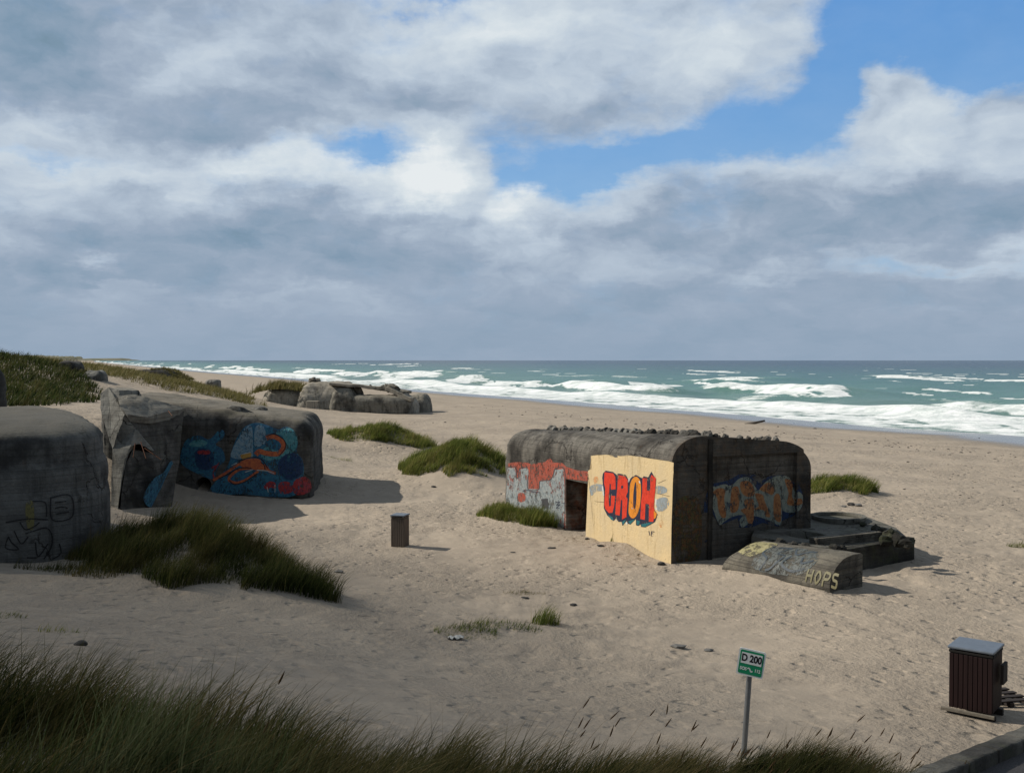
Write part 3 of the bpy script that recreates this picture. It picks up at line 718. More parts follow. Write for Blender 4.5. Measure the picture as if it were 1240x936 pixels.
def grid_box(nx, ny, nz, lo, hi):
    """closed box surface as a quad grid"""
    idx = {}; V = []; Fq = []
    X = np.linspace(lo[0], hi[0], nx+1); Y = np.linspace(lo[1], hi[1], ny+1); Z = np.linspace(lo[2], hi[2], nz+1)
    def v(i, j, k):
        if (i, j, k) not in idx: idx[(i, j, k)] = len(V); V.append((X[i], Y[j], Z[k]))
        return idx[(i, j, k)]
    for i in range(nx):
        for j in range(ny):
            Fq.append((v(i, j, nz), v(i+1, j, nz), v(i+1, j+1, nz), v(i, j+1, nz))); Fq.append((v(i, j, 0), v(i, j+1, 0), v(i+1, j+1, 0), v(i+1, j, 0)))
    for i in range(nx):
        for k in range(nz):
            Fq.append((v(i, 0, k), v(i+1, 0, k), v(i+1, 0, k+1), v(i, 0, k+1))); Fq.append((v(i, ny, k), v(i, ny, k+1), v(i+1, ny, k+1), v(i+1, ny, k)))
    for j in range(ny):
        for k in range(nz):
            Fq.append((v(0, j, k), v(0, j, k+1), v(0, j+1, k+1), v(0, j+1, k))); Fq.append((v(nx, j, k), v(nx, j+1, k), v(nx, j+1, k+1), v(nx, j, k+1)))
    return np.array(V, float), np.array(Fq)
def round_box(V, ilo, ihi, rv):
    """push everything outside the inner box ilo..ihi onto an ellipsoid of radii rv"""
    Q = np.clip(V, ilo, ihi); D = (V-Q)/np.array(rv); a = np.abs(D)
    mx = a.max(1); nn = np.linalg.norm(D, axis=1); k = nn > 1e-9
    D2 = D.copy(); D2[k] = D[k]*(mx[k]/nn[k])[:, None]
    return Q+D2*np.array(rv)
def roughen(V, amp, sc, seed=0, mask=None):
    out = V.copy()
    for i, p in enumerate(V):
        d = mnoise.turbulence_vector(Vector(p*sc)+Vector((seed, seed*2, 3)), 3, False)
        k = 1. if mask is None else mask[i]
        out[i] += np.array(d)*amp*k
    return out

# ------------------------------------------------------------------ paints
NAVY = paint_mat('navy_outline_paint', (.020, .024, .05), .35); RED = paint_mat('red_letter_paint', (.62, .045, .02), .32, .45)
ORANGE = paint_mat('orange_letter_paint', (.66, .24, .025), .3, .4); TEAL = paint_mat('teal_edge_paint', (.02, .13, .15), .2)
YELLOW = None
PALEBLUE = paint_mat('pale_blue_wash', (.27, .31, .33), .7, .3); WHITE = paint_mat('white_paint', (.62, .64, .62), .5, .3)
ORWASH = paint_mat('orange_wash', (.62, .32, .14), .85, .2, wscale=5)

# ------------------------------------------------------------------ lettered bunker
def bunker_a():
    P0 = atz(813, 682, 0.0); ud = np.array([-.435, .900, 0.]); ud /= np.linalg.norm(ud); vd = np.array([.900, .435, 0]); vd /= np.linalg.norm(vd)
    Lu, Wv, H, ZB = 12.75, 5.75, 4.03, -1.0
    root = empty('concrete_bunker', (*(P0+ud*6+vd*2.8)[:2], 0.), 'concrete bunker with big orange CROH lettering on its yellow painted wall', 'bunker')
    def W(u, v, z): return P0+ud*u+vd*v+np.array([0, 0, z])
    def sag(V):     # the roof falls towards the seaward side
        V[:, 2] -= (.085*(V[:, 1]-1.3)+.042*V[:, 0])*np.clip(V[:, 2]/4, 0, 1); return V
    V, Fq = grid_box(74, 36, 30, (0, 0, ZB), (Lu, Wv, H))
    V = round_box(V, (-1, 1.35, -9), (Lu-.6, Wv-1.25, H-.95), (.6, 1.35, .95))
    lowf = sst(H-.9, H-1.5, V[:, 2])*sst(Lu-1.2, Lu-.6, V[:, 0])*sst(1.6, .2, V[:, 1])          # the wall itself runs nearly square to its end
    V[:, 1] -= lowf*V[:, 1]*.75
    V = sag(V)
    front = (V[:, 1] < .02) & (V[:, 2] < 3.1)
    Vw = P0+V[:, :1]*ud+V[:, 1:2]*vd+V[:, 2:]*np.array([0, 0, 1])
    mask = np.where(front, .12, 1.); mask[(V[:, 0] < .02)] = .12
    Vw = roughen(Vw, .055, 1.3, 5, mask)
    me = npmesh('wall', Vw, Fq)
    # doorway and the stepped recess beside it
    wall = Wall(W(0, 0, 0), -vd)
    def uz(px, py):
        p = wall.pt(px, py, 0)-P0; return float(np.dot(p, ud)), float(p[2])
    u1, _ = uz(713, 620); u2, _ = uz(685, 620); _, zt = uz(699, 583)
    def boxw(u0, u1, v0, v1, z0, z1):
        V, Fq = grid_box(1, 1, 1, (u0, v0, z0), (u1, v1, z1)); return npmesh('c', P0+V[:, :1]*ud+V[:, 1:2]*vd+V[:, 2:]*np.array([0, 0, 1]), Fq)
    me = boolean_cut(me, [boxw(u1, u2, -.5, 1.7, -.6, zt), boxw(-.5, -.0+.16, 1.52, Wv-.62, -.8, 3.35)])
    sharp(me, 40)
    mat = concrete('bunker_concrete', (.125, .115, .10), (.030, .027, .023), .45, .55, 3.0, .9, light=(.20, .185, .16))
    # end wall's shade painted in: same concrete darkened there, with rust mottling
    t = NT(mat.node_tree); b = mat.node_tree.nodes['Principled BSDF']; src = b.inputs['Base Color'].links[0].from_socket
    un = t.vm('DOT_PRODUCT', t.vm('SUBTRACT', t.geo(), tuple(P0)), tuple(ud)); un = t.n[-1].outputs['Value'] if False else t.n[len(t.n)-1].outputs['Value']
    end_shade = t.m('MULTIPLY', t.ss(t.m('ADD', un, t.m('MULTIPLY', t.noise(t.geo(), 2., 5, .6), .3)), .45, .12), t.ss(t.noise(t.geo(), 1.4, 6, .7), .22, .45))
    t.put(b.inputs['Base Color'], t.mix(t.m('MULTIPLY', end_shade, .55), src, t.mix(t.ss(t.noise(t.geo(), 2.6, 6, .7), .45, .62), (.030, .028, .026), (.075, .048, .028))))
    BV = me.copy(); me_src = me; me = BV
    link('wall', me_src, mat, root)
    # yellow rendered panel, slightly proud of the old wall
    ymat, t, b = newmat('yellow_wall_paint'); p = t.geo(); n = t.noise(p, 1.2, 6, .65); n2 = t.noise(p, 11, 5, .65)
    c = t.mix(t.ss(n, .35, .7), (.62, .48, .27), (.55, .44, .27)); c = t.mix(t.m('MULTIPLY', t.ss(n2, .55, .72), .5), c, (.66, .54, .34))
    c = t.mix(t.m('MULTIPLY', t.ss(t.noise(t.scale(p, (4, 4, .5)), 1.5, 5, .7), .52, .68), .55), c, (.36, .26, .13)); c = t.mix(t.m('MULTIPLY', t.ss(t.noise(p, 5, 7, .75), .60, .68), .55), c, (.24, .20, .15)); t.put(b.inputs['Base Color'], c)
    bl_ = t.m('FRACT', t.m('MULTIPLY', t.sep(p)[2], 5.6)); t.put(b.inputs['Normal'], t.bump(t.m('ADD', n2, t.m('ADD', t.m('MULTIPLY', n, .8), t.m('MULTIPLY', t.ss(bl_, .0, .1), .08))), .55, .035)); b.inputs['Roughness'].default_value = .8
    pan = [(709, 660), (709.5, 640), (712, 584), (712.5, 575), (712, 570), (716, 568), (715.5, 552), (728, 550.5), (745, 552), (760, 551.5), (779, 553.5), (795, 556.5), (815.5, 560), (815, 575), (814, 610), (813, 640), (812.4, 690), (760, 690)]
    bm = bmesh.new(); pan = [(q[0]+rng.normal()*.35*(q[1] < 580), q[1]+rng.normal()*.35*(q[1] < 580)) for i in range(len(pan)) for f in (0, .25, .5, .75) for q in [(pan[i][0]*(1-f)+pan[(i+1) % len(pan)][0]*f, pan[i][1]*(1-f)+pan[(i+1) % len(pan)][1]*f)]]
    fr = [bm.verts.new(wall.pt(a, bb, .016)) for a, bb in pan]; bk = [bm.verts.new(wall.pt(a, bb, -.02)) for a, bb in pan]
    bm.faces.new(fr); n_ = len(pan)
    for i in range(n_): bm.faces.new((fr[i], bk[i], bk[(i+1) % n_], fr[(i+1) % n_]))
    bmesh.ops.triangulate(bm, faces=[f for f in bm.faces if len(f.verts) > 4], ngon_method='EAR_CLIP')
    link('yellow_panel', bm_mesh('yellow_panel', bm), ymat, root)
    L0 = .020
    # washes on the yellow panel
    wall.poly('blue_patch', [(714, 590), (722, 586), (733, 588), (732, 594), (722, 595), (716, 600)], PALEBLUE, root, L0, True)
    wall.poly('blue_patch', [(795, 606), (803, 602), (809, 604), (810, 611), (804, 618), (796, 618)], PALEBLUE, root, L0, True)
    wall.poly('blue_patch', [(796, 588), (806, 590), (807, 596), (797, 598), (794, 593)], PALEBLUE, root, L0, True)
    wall.poly('orange_patch', [(798, 632), (801, 629), (803, 633), (802, 638), (799, 638)], ORWASH, root, L0, True)
    wall.poly('orange_patch', [(718, 579), (723, 577), (724, 582), (720, 586)], ORWASH, root, L0, True)
    cr = plain('crack', (.10, .075, .05), .9)
    wall.strokes('crack', [[(794, 597), (803, 599), (811, 601)], [(720, 607), (740, 609), (760, 611)], [(797, 585), (806, 581)]], .45, cr, root, L0+.001)
    # CROH
    z = dict(org=(720, 550), sc=10.4)
    g = wall.poly('graffiti', [(95, 300), (105, 240), (140, 205), (230, 222), (285, 262), (285, 240), (390, 255), (430, 330), (470, 285), (520, 258), (575, 290), (600, 300), (620, 275), (675, 290), (690, 260), (715, 218), (740, 262), (775, 310), (765, 480), (745, 540), (750, 690), (795, 760), (760, 850), (640, 920), (585, 912), (580, 885), (545, 900), (520, 890), (520, 810), (450, 885), (415, 870), (405, 835), (350, 900), (340, 850), (300, 850), (270, 810), (235, 838), (160, 770), (115, 680), (120, 470), (105, 390)], NAVY, root, L0+.003, **z)
    def sub(name, pts, mat, lift, smooth=False): return wall.poly(name, pts, mat, g, L0+lift, smooth, **z)
    sub('shadow_facet', [(170, 760), (225, 790), (240, 832), (205, 820)], TEAL, .004); sub('shadow_facet', [(345, 850), (395, 820), (360, 895)], TEAL, .004)
    sub('shadow_facet', [(420, 845), (510, 815), (450, 880)], TEAL, .004); sub('shadow_facet', [(585, 880), (740, 850), (640, 915), (592, 908)], TEAL, .004)
    sub('shadow_facet', [(528, 830), (570, 840), (560, 890), (530, 885)], TEAL, .004)
    sub('letter', [(125, 225), (235, 240), (262, 290), (265, 440), (205, 445), (205, 375), (190, 370), (178, 560), (182, 655), (205, 650), (208, 520), (262, 525), (245, 660), (225, 735), (180, 738), (135, 690), (122, 640), (135, 430), (118, 360), (122, 290)], RED, .006)
    sub('letter', [(295, 262), (380, 275), (415, 320), (418, 470), (395, 530), (415, 560), (400, 790), (345, 820), (350, 580), (335, 570), (315, 770), (258, 760), (270, 590), (285, 430)], RED, .006)
    sub('letter_hole', [(335, 400), (350, 392), (362, 410), (352, 430), (336, 430)], NAVY, .008, True)
    sub('letter', [(445, 400), (470, 320), (515, 280), (560, 310), (582, 380), (580, 560), (560, 690), (520, 780), (475, 805), (435, 760), (428, 680), (440, 520)], ORANGE, .006, True)
    sub('letter_hole', [(500, 400), (515, 350), (525, 400), (527, 520), (520, 640), (498, 690), (486, 640), (488, 500)], NAVY, .008, True)
    sub('letter', [(603, 300), (658, 303), (660, 455), (700, 458), (704, 290), (718, 258), (770, 300), (764, 460), (752, 560), (754, 690), (757, 745), (738, 850), (683, 847), (685, 628), (640, 622), (633, 825), (576, 815), (584, 620), (600, 480)], RED, .006)
    sub('letter_foot', [(745, 705), (785, 745), (770, 800), (748, 815)], ORANGE, .007)
    wall.strokes('letter_highlight', [[(562, 335), (570, 365)], [(470, 670), (478, 690)]], 1.3, WHITE, g, L0+.010, **z)
    wall.strokes('letter_glow', [[(98, 400), (112, 520)], [(262, 820), (275, 835)], [(395, 855), (412, 880)], [(440, 300), (425, 350)], [(775, 560), (770, 640)], [(765, 680), (790, 690)]], 1.5, WHITE, g, L0+.0045, **z)
    zz = dict(org=(590, 490), sc=4.456)
    wall.strokes('signature', [[(872, 680), (876, 704)], [(886, 682), (884, 706), (890, 708)], [(884, 684), (902, 685)], [(884, 695), (894, 694)]], .9, NAVY, root, L0+.002, smooth=False, **zz)
    # doorway: lining, red paint around it
    bm = bmesh.new()
    wd = concrete('doorway_concrete', (.12, .06, .035), (.03, .02, .015), .5, .5, 9.)
    Vd, Fd = grid_box(1, 1, 1, (u1+.02, 1.55, -.5), (u2-.02, 1.66, zt-.02)); link('doorway_back', npmesh('doorway_back', P0+Vd[:, :1]*ud+Vd[:, 1:2]*vd+Vd[:, 2:]*np.array([0, 0, 1]), Fd), wd, root)
    Vd, Fd = grid_box(1, 1, 1, (u1+.003, .02, -.5), (u1+.05, 1.55, zt-.01)); link('doorway_side', npmesh('doorway_side', P0+Vd[:, :1]*ud+Vd[:, 1:2]*vd+Vd[:, 2:]*np.array([0, 0, 1]), Fd), wd, root)
    Vd, Fd = grid_box(1, 1, 1, (u2-.07, -.02, -.5), (u2-.003, 1.55, zt-.01)); link('doorway_side', npmesh('doorway_side', P0+Vd[:, :1]*ud+Vd[:, 1:2]*vd+Vd[:, 2:]*np.array([0, 0, 1]), Fd), concrete('doorway_rust', (.24, .10, .06), (.05, .03, .02), .5, .5, 2.), root)
    # grey blue wall with red drips
    flat = wall; wall = Wall(W(0, 0, 0), -vd, me)
    GB = paint_mat('grey_blue_paint', (.20, .235, .25), .6, .3, (.31, .33, .325), 3.); RD = paint_mat('faded_red_paint', (.36, .075, .045), .6, .3, (.24, .085, .065), 3.5); DK = paint_mat('dark_grey_paint', (.06, .06, .065), .3)
    z = dict(org=(605, 540), sc=8.51)
    wall.poly('red_band', [(88, 180), (160, 165), (290, 172), (330, 190), (400, 175), (470, 165), (520, 120), (560, 170), (650, 175), (690, 215), (800, 250), (930, 265), (925, 365), (730, 340), (690, 860), (600, 850), (640, 500), (300, 480), (85, 480)], RD, root, .004, **z)
    wall.poly('grey_blue_field', [(85, 225), (160, 225), (175, 320), (195, 330), (210, 240), (280, 225), (300, 240), (298, 440), (410, 445), (420, 365), (520, 355), (560, 300), (575, 245), (660, 235), (672, 420), (670, 830), (600, 870), (80, 860), (70, 520)], GB, root, .007, **z)
    wall.strokes('dark_outline', [[(90, 218), (165, 218), (178, 320), (198, 325), (212, 232), (290, 222)], [(298, 300), (296, 442), (405, 448), (420, 362), (520, 352), (556, 300), (575, 240), (665, 230), (680, 420), (675, 700)]], 1.0, DK, root, .009, **z)
    wall.poly('dark_patch', [(435, 545), (500, 540), (510, 640), (440, 645)], DK, root, .010, **z)
    wall.poly('red_patch', [(190, 500), (225, 480), (265, 500), (268, 555), (220, 580), (190, 550)], RD, root, .010, True, **z)
    wall.strokes('tag_mark', [[(580, 580), (620, 575), (590, 610), (625, 605), (585, 640), (620, 640)], [(240, 465), (290, 455), (330, 470), (420, 478)], [(640, 590), (700, 590)]], .8, NAVY, root, .011, **z)
    # end wall: corner pier, ribs
    dk = concrete('end_shade_concrete', (.045, .040, .034), (.016, .015, .013), .5, .7, 6., .6, light=(.075, .068, .058))  # rib as dark as the painted-in shade of the end wall
    eW = Wall(W(.08, 0, 0), -ud, me)
    for v0, v1, pr in ((1.40, 1.56, .07), ):
        Vd, Fd = grid_box(1, 1, 14, (-pr, v0, -.6), (.16, v1, 3.93)); Vd = sag(Vd); Vd = roughen(P0+Vd[:, :1]*ud+Vd[:, 1:2]*vd+Vd[:, 2:]*np.array([0, 0, 1]), .02, 2., 3)
        link('rib', npmesh('rib', Vd, Fd), dk, root)
    # graffiti on the recessed end wall (traced strokes on that wall)
    OB = paint_mat('burnt_orange_paint', (.33, .155, .06), .5, .3, (.22, .08, .03), 3.); PG = paint_mat('pale_green_grey_paint', (.23, .245, .20), .55, .3, (.16, .19, .17), 3.)
    BL = paint_mat('deep_blue_paint', (.016, .034, .085), .75, .3); 
    z = dict(org=(844, 556), sc=8.6)
    g2 = eW.poly('graffiti', [(75, 440), (130, 260), (330, 220), (430, 160), (560, 150), (640, 250), (740, 180), (900, 160), (1010, 250), (1095, 340), (1095, 500), (1000, 590), (880, 640), (850, 700), (680, 660), (560, 710), (440, 710), (420, 610), (230, 690), (160, 560), (70, 550)], BL, root, .004, **z)
    def pg(pts, mat, lift): eW.poly('letter', pts, mat, g2, lift, True, **z)
    for pts in ([(130, 300), (210, 280), (280, 260), (360, 270), (440, 200), (540, 190), (600, 280), (640, 320), (720, 230), (840, 170), (960, 190), (1000, 300), (1095, 370), (1085, 500), (1020, 550), (900, 540), (880, 440), (870, 680), (760, 640), (600, 590), (560, 640), (470, 710), (440, 640), (470, 580), (360, 600), (280, 650), (230, 680), (180, 560), (140, 430)],): pg(pts, PG, .008)
    for pts in ([(165, 340), (230, 300), (290, 320), (280, 420), (300, 590), (250, 600), (215, 500), (205, 400)], [(365, 300), (425, 290), (440, 400), (420, 530), (350, 550), (345, 430)], [(450, 240), (540, 230), (590, 300), (590, 370), (520, 390), (460, 340)], [(490, 430), (570, 410), (590, 480), (580, 650), (530, 660), (500, 580), (450, 530), (500, 500)],
                [(600, 360), (680, 370), (700, 430), (760, 590), (710, 590), (690, 530), (590, 520), (640, 480)], [(650, 310), (740, 240), (800, 300), (780, 370), (730, 350)], [(800, 390), (860, 380), (870, 640), (800, 600)], [(910, 210), (990, 240), (990, 400), (1085, 410), (1080, 470), (940, 470), (950, 350)]): pg(pts, OB, .012)
    eW.strokes('scribble', [[(80, 860), (130, 830), (120, 900), (150, 880)], [(590, 760), (650, 740), (700, 760), (640, 800), (720, 790)], [(560, 180), (600, 170), (640, 260)], [(1050, 260), (1080, 330)]], 1.3, BL, root, .006, **z)
    MOSS = paint_mat('rust_moss_stain', (.10, .045, .018), .85, .3, (.05, .055, .02), 4.)
    eW.poly('rust_stain', [(818, 610), (846, 605), (849, 665), (840, 678), (818, 678)], MOSS, root, .005, True)
    # broken concrete teeth along the roof edge
    tm = concrete('tooth_concrete', (.09, .08, .068), (.03, .028, .024), .5, .3, 1., .3)
    def tooth(u, v, z, s):
        bm = bmesh.new(); bmesh.ops.create_icosphere(bm, subdivisions=2, radius=1)
        sd = rng.random()*50; c = W(u, v, z+.05-.085*(v-1.3)-.042*u)
        for q in bm.verts:
            k = 1+.5*mnoise.noise(q.co*1.7+Vector((sd, 0, 0))); q.co = Vector(c)+Vector((q.co.x*s*1.15*k, q.co.y*s*1.25*k, q.co.z*s*1.05*k))
        link('roof_tooth', bm_mesh('roof_tooth', bm), tm, root)
    for i in range(26): tooth(.25+i*.43+rng.normal()*.03, 1.5+rng.normal()*.03, 4.0, .125+.05*rng.random())
    for i in range(7): tooth(.2, 1.9+i*.42+rng.normal()*.08, 4.0, .07+.06*rng.random())
    for i in range(9): tooth(1+i*1.2, 4.4, 4.0, .09+.05*rng.random())
bunker_a()

# ------------------------------------------------------------------ gun pit in front of it
def gun_pit():
    a0 = atz(874, 692, 0.); a1 = atz(1004, 719, 0.)
    d = a1-a0; d[2] = 0; L = np.linalg.norm(d); d /= L; nrm = np.array([d[1], -d[0], 0]) ; nrm = -nrm if nrm[1] > 0 else nrm   # towards the viewer
    root = empty('gun_emplacement', (10.2, 31.5, 0), 'low concrete gun emplacement with round pits lying in the sand', 'gun emplacement')
    mc = concrete('weathered_beam_concrete', (.14, .128, .105), (.05, .046, .04), .4, .5, 4., 1.4, light=(.21, .19, .15))
    # rounded parapet beam: quarter round profile towards the viewer
    prof = [(0, -.6), (0, -.1), (0, .08)]+[(-1.25*(1-math.cos(a)), .12+.98*math.sin(a)) for a in np.linspace(.08, math.pi/2, 14)]+[(-1.5, 1.10), (-1.6, 1.05), (-1.6, -.6)]
    n = 26; V = []; 
    for i in range(n+1):
        f = i/n; e = 1 if i < n else 1
        sq = min(1, .45+f*5)**.5 if i < 4 else 1
        for (o, zz) in prof: V.append(a0+d*L*f+nrm*o+np.array([0, 0, zz*sq*(.76+.12*f) if zz > 0 else zz]))
    m = len(prof); Fq = [(i*m+j, (i+1)*m+j, (i+1)*m+(j+1) % m, i*m+(j+1) % m) for i in range(n) for j in range(m)]
    V = roughen(np.array(V), .03, 1.5, 2)
    me = bpy.data.meshes.new('parapet'); me.from_pydata([tuple(v) for v in V], [], Fq+[tuple(range(m))[::-1], tuple(n*m+j for j in range(m))]); me.update()
    bm = bmesh.new(); bm.from_mesh(me); bmesh.ops.triangulate(bm, faces=[f for f in bm.faces if len(f.verts) > 4]); bmesh.ops.recalc_face_normals(bm, faces=bm.faces); bm.to_mesh(me); bm.free()
    sharp(me, 40); bv = BVHTree.FromPolygons([v.co.copy() for v in me.vertices], [tuple(p.vertices) for p in me.polygons]); link('parapet', me, mc, root)
    def onface(q, nn, lift):
        h, n_, i_, d_ = bv.ray_cast(Vector(q+nn*1.5), Vector(-nn)); return (np.array(h) if h is not None else q)+nn*lift
    # paint on the curved face follows the profile
    def curved(name, pts, mat, lift=.012):
        """polygon in (along m, profile fraction), laid on the rounded face"""
        pts = catmull(pts, True, 4); bm = bmesh.new(); vs = []
        from mathutils.geometry import tessellate_polygon
        # dense grid clipped by the polygon
        P = np.array(pts); lo, hi = P.min(0), P.max(0); na, nb = 60, 40; gx = np.linspace(lo[0], hi[0], na); gy = np.linspace(lo[1], hi[1], nb); cache = {}
        def vv(i, j):
            if (i, j) not in cache:
                ang = gy[j]*math.pi/2; q = a0+d*gx[i]+nrm*(-1.25*(1-math.cos(ang)))+np.array([0, 0, .12+.98*math.sin(ang)]); nn = nrm*math.cos(ang)+np.array([0, 0, math.sin(ang)])
                cache[(i, j)] = bm.verts.new(onface(q, nn, lift))
            return cache[(i, j)]
        for i in range(na-1):
            for j in range(nb-1):
                if inpoly(np.array([(gx[i]+gx[i+1])/2]), np.array([(gy[j]+gy[j+1])/2]), P)[0]: bm.faces.new((vv(i, j), vv(i+1, j), vv(i+1, j+1), vv(i, j+1)))
        return link(name, bm_mesh(name, bm, True), mat, root)
    GY = paint_mat('faded_yellow_paint', (.29, .265, .14), .75, .3, (.33, .30, .17), 4.); GT = paint_mat('faded_blue_grey_paint', (.115, .122, .115), .9, .3, (.085, .10, .10), 4.); LN = paint_mat('dark_line_paint', (.06, .075, .09), .35)
    curved('yellow_patch', [(.25, .45), (.9, .35), (1.25, .6), (1.2, .95), (.55, .98), (.3, .8)], GY)
    curved('grey_patch', [(1.1, .15), (2.0, .08), (2.9, .2), (3.1, .55), (2.6, .85), (1.7, .88), (1.15, .6)], GT, .010)
    def cstroke(name, lines, w, mat, lift=.018):
        bm = bmesh.new()
        for ln in lines:
            P = catmull(ln, False, 6); prev = None
            for i, p in enumerate(P):
                t_ = P[min(i+1, len(P)-1)]-P[max(i-1, 0)]; t_ = t_/(np.linalg.norm(t_)+1e-9); o = np.array([-t_[1], t_[0]])*w/2; cur = []
                for q in (p+o, p-o):
                    ang = min(max(q[1], 0), 1)*math.pi/2; pt = a0+d*q[0]+nrm*(-1.25*(1-math.cos(ang)))+np.array([0, 0, .12+.98*math.sin(ang)]); nn = nrm*math.cos(ang)+np.array([0, 0, math.sin(ang)])
                    cur.append(bm.verts.new(onface(pt, nn, lift)))
                if prev: bm.faces.new((prev[0], prev[1], cur[1], cur[0]))
                prev = cur
        return link(name, bm_mesh(name, bm, True), mat, root)
    cstroke('graffiti_lines', [[(1.3, .8), (1.2, .5), (1.5, .35), (1.4, .1)], [(1.5, .75), (1.9, .8), (1.7, .55), (2.0, .5), (1.8, .2), (1.6, .12)], [(2.1, .8), (2.3, .6), (2.6, .72), (2.8, .8)], [(2.2, .55), (2.1, .3), (2.5, .2), (2.9, .3)], [(2.6, .55), (2.7, .4), (3.0, .5)]], .05, LN)
    YL = paint_mat('yellow_tag_paint', (.17, .155, .085), .2)
    cstroke('letter', [[(3.05, .30), (3.05, .06)], [(3.05, .18), (3.22, .18)], [(3.22, .30), (3.22, .06)]], .05, YL)
    cstroke('letter', [[(3.33, .18), (3.40, .29), (3.50, .18), (3.40, .07), (3.33, .18)]], .05, YL)
    cstroke('letter', [[(3.61, .04), (3.61, .30)], [(3.61, .30), (3.78, .27), (3.76, .18), (3.61, .17)]], .05, YL)
    cstroke('letter', [[(4.06, .28), (3.92, .28), (3.93, .19), (4.05, .16), (4.04, .06), (3.90, .07)]], .05, YL)
    # stepped back platform with pits
    zt = .8
    pl = [np.array(q) for q in ((7.75, 33.0, .8), (9.75, 31.2, .72), (10.75, 32.3, .62), (13.1, 33.8, .62), (13.25, 35.2, .72), (12.9, 37.6, .8), (11.5, 38.3, .8), (9.9, 37.0, .8), (8.2, 34.4, .8))]
    bm = bmesh.new(); top = [bm.verts.new(p) for p in pl]; bot = [bm.verts.new((p[0], p[1], -.7)) for p in pl]
    bm.faces.new(top); bm.faces.new(bot[::-1])
    for i in range(len(pl)): bm.faces.new((top[i], bot[i], bot[(i+1) % len(pl)], top[(i+1) % len(pl)]))
    bmesh.ops.triangulate(bm, faces=[f for f in bm.faces if len(f.verts) > 4])
    me = bm_mesh('platform', bm)
    def cyl(c, r, z0, z1):
        b2 = bmesh.new(); bmesh.ops.create_cone(b2, cap_ends=True, segments=40, radius1=r, radius2=r, depth=z1-z0); 
        for v in b2.verts: v.co += Vector((c[0], c[1], (z0+z1)/2))
        return bm_mesh('c', b2)
    c1 = (9.75, 33.75); c2 = (11.75, 36.7)
    me = boolean_cut(me, [cyl(c1, .72, .05, 2)]); 
    pm = concrete('platform_concrete', (.15, .145, .125), (.045, .042, .036), .4, .4, 7., .7, moss=.25, light=(.21, .2, .17)); link('platform', sharp(me, 30), pm, root)
    # ring lip
    def ring(c, r0, r1, z0, z1, name, mat):
        b2 = bmesh.new(); N_ = 40; rows = []
        for (r, z_) in ((r1, z0), (r1, z1), (r0, z1), (r0, z0)): rows.append([b2.verts.new((c[0]+r*math.cos(k*2*math.pi/N_), c[1]+r*math.sin(k*2*math.pi/N_), z_)) for k in range(N_)])
        for a in range(4):
            for k in range(N_): b2.faces.new((rows[a][k], rows[a][(k+1) % N_], rows[(a+1) % 4][(k+1) % N_], rows[(a+1) % 4][k]))
        return link(name, sharp(bm_mesh(name, b2), 30), mat, root)
    ring(c2, .80, .95, zt-.05, zt+.12, 'pit_ring', pm)
    # long low wall top across the platform, and a dark facing painting in the shade of the platform front
    def bar(p, q, w, z0, z1, name, mat):
        dd = np.array(q)-np.array(p); Ld = np.hypot(dd[0], dd[1]); ang = math.atan2(dd[1], dd[0]); b2 = bmesh.new()
        bm_box(b2, (Ld/2, 0, (z0+z1)/2), (Ld, w, z1-z0), Matrix.Translation((p[0], p[1], 0)) @ Matrix.Rotation(ang, 4, 'Z'), .02); return link(name, bm_mesh(name, b2), mat, root)
    bar((9.5, 32.15), (12.0, 33.45), .36, -.3, .90, 'cross_wall', mc)
    dk = concrete('dark_concrete', (.055, .052, .045), (.02, .019, .016), .5, .6, 2., .8, moss=.4, light=(.09, .085, .07))
    bar((10.1, 31.45), (13.2, 33.72), .26, -.5, .66, 'shaded_front', dk)
    for (px, py, s) in ((975, 660, .13), (995, 664, .10), (1010, 662, .15), (1020, 662, .10), (1068, 643, .2), (1079, 647, .24), (1090, 652, .22), (1098, 656, .2), (1060, 638, .13), (1045, 633, .1), (1072, 653, .18), (945, 655, .13), (960, 658, .12)):
        c = atz(px, py, .85); b2 = bmesh.new(); bmesh.ops.create_icosphere(b2, subdivisions=2, radius=1); sd = rng.random()*40
        for v in b2.verts:
            k = 1+.5*mnoise.noise(v.co*1.4+Vector((sd, 0, 0))); v.co = Vector((c[0]+v.co.x*s*k*1.2, c[1]+v.co.y*s*k, .80+v.co.z*s*k))
        link('broken_lump', bm_mesh('broken_lump', b2), dk, root)
gun_pit()

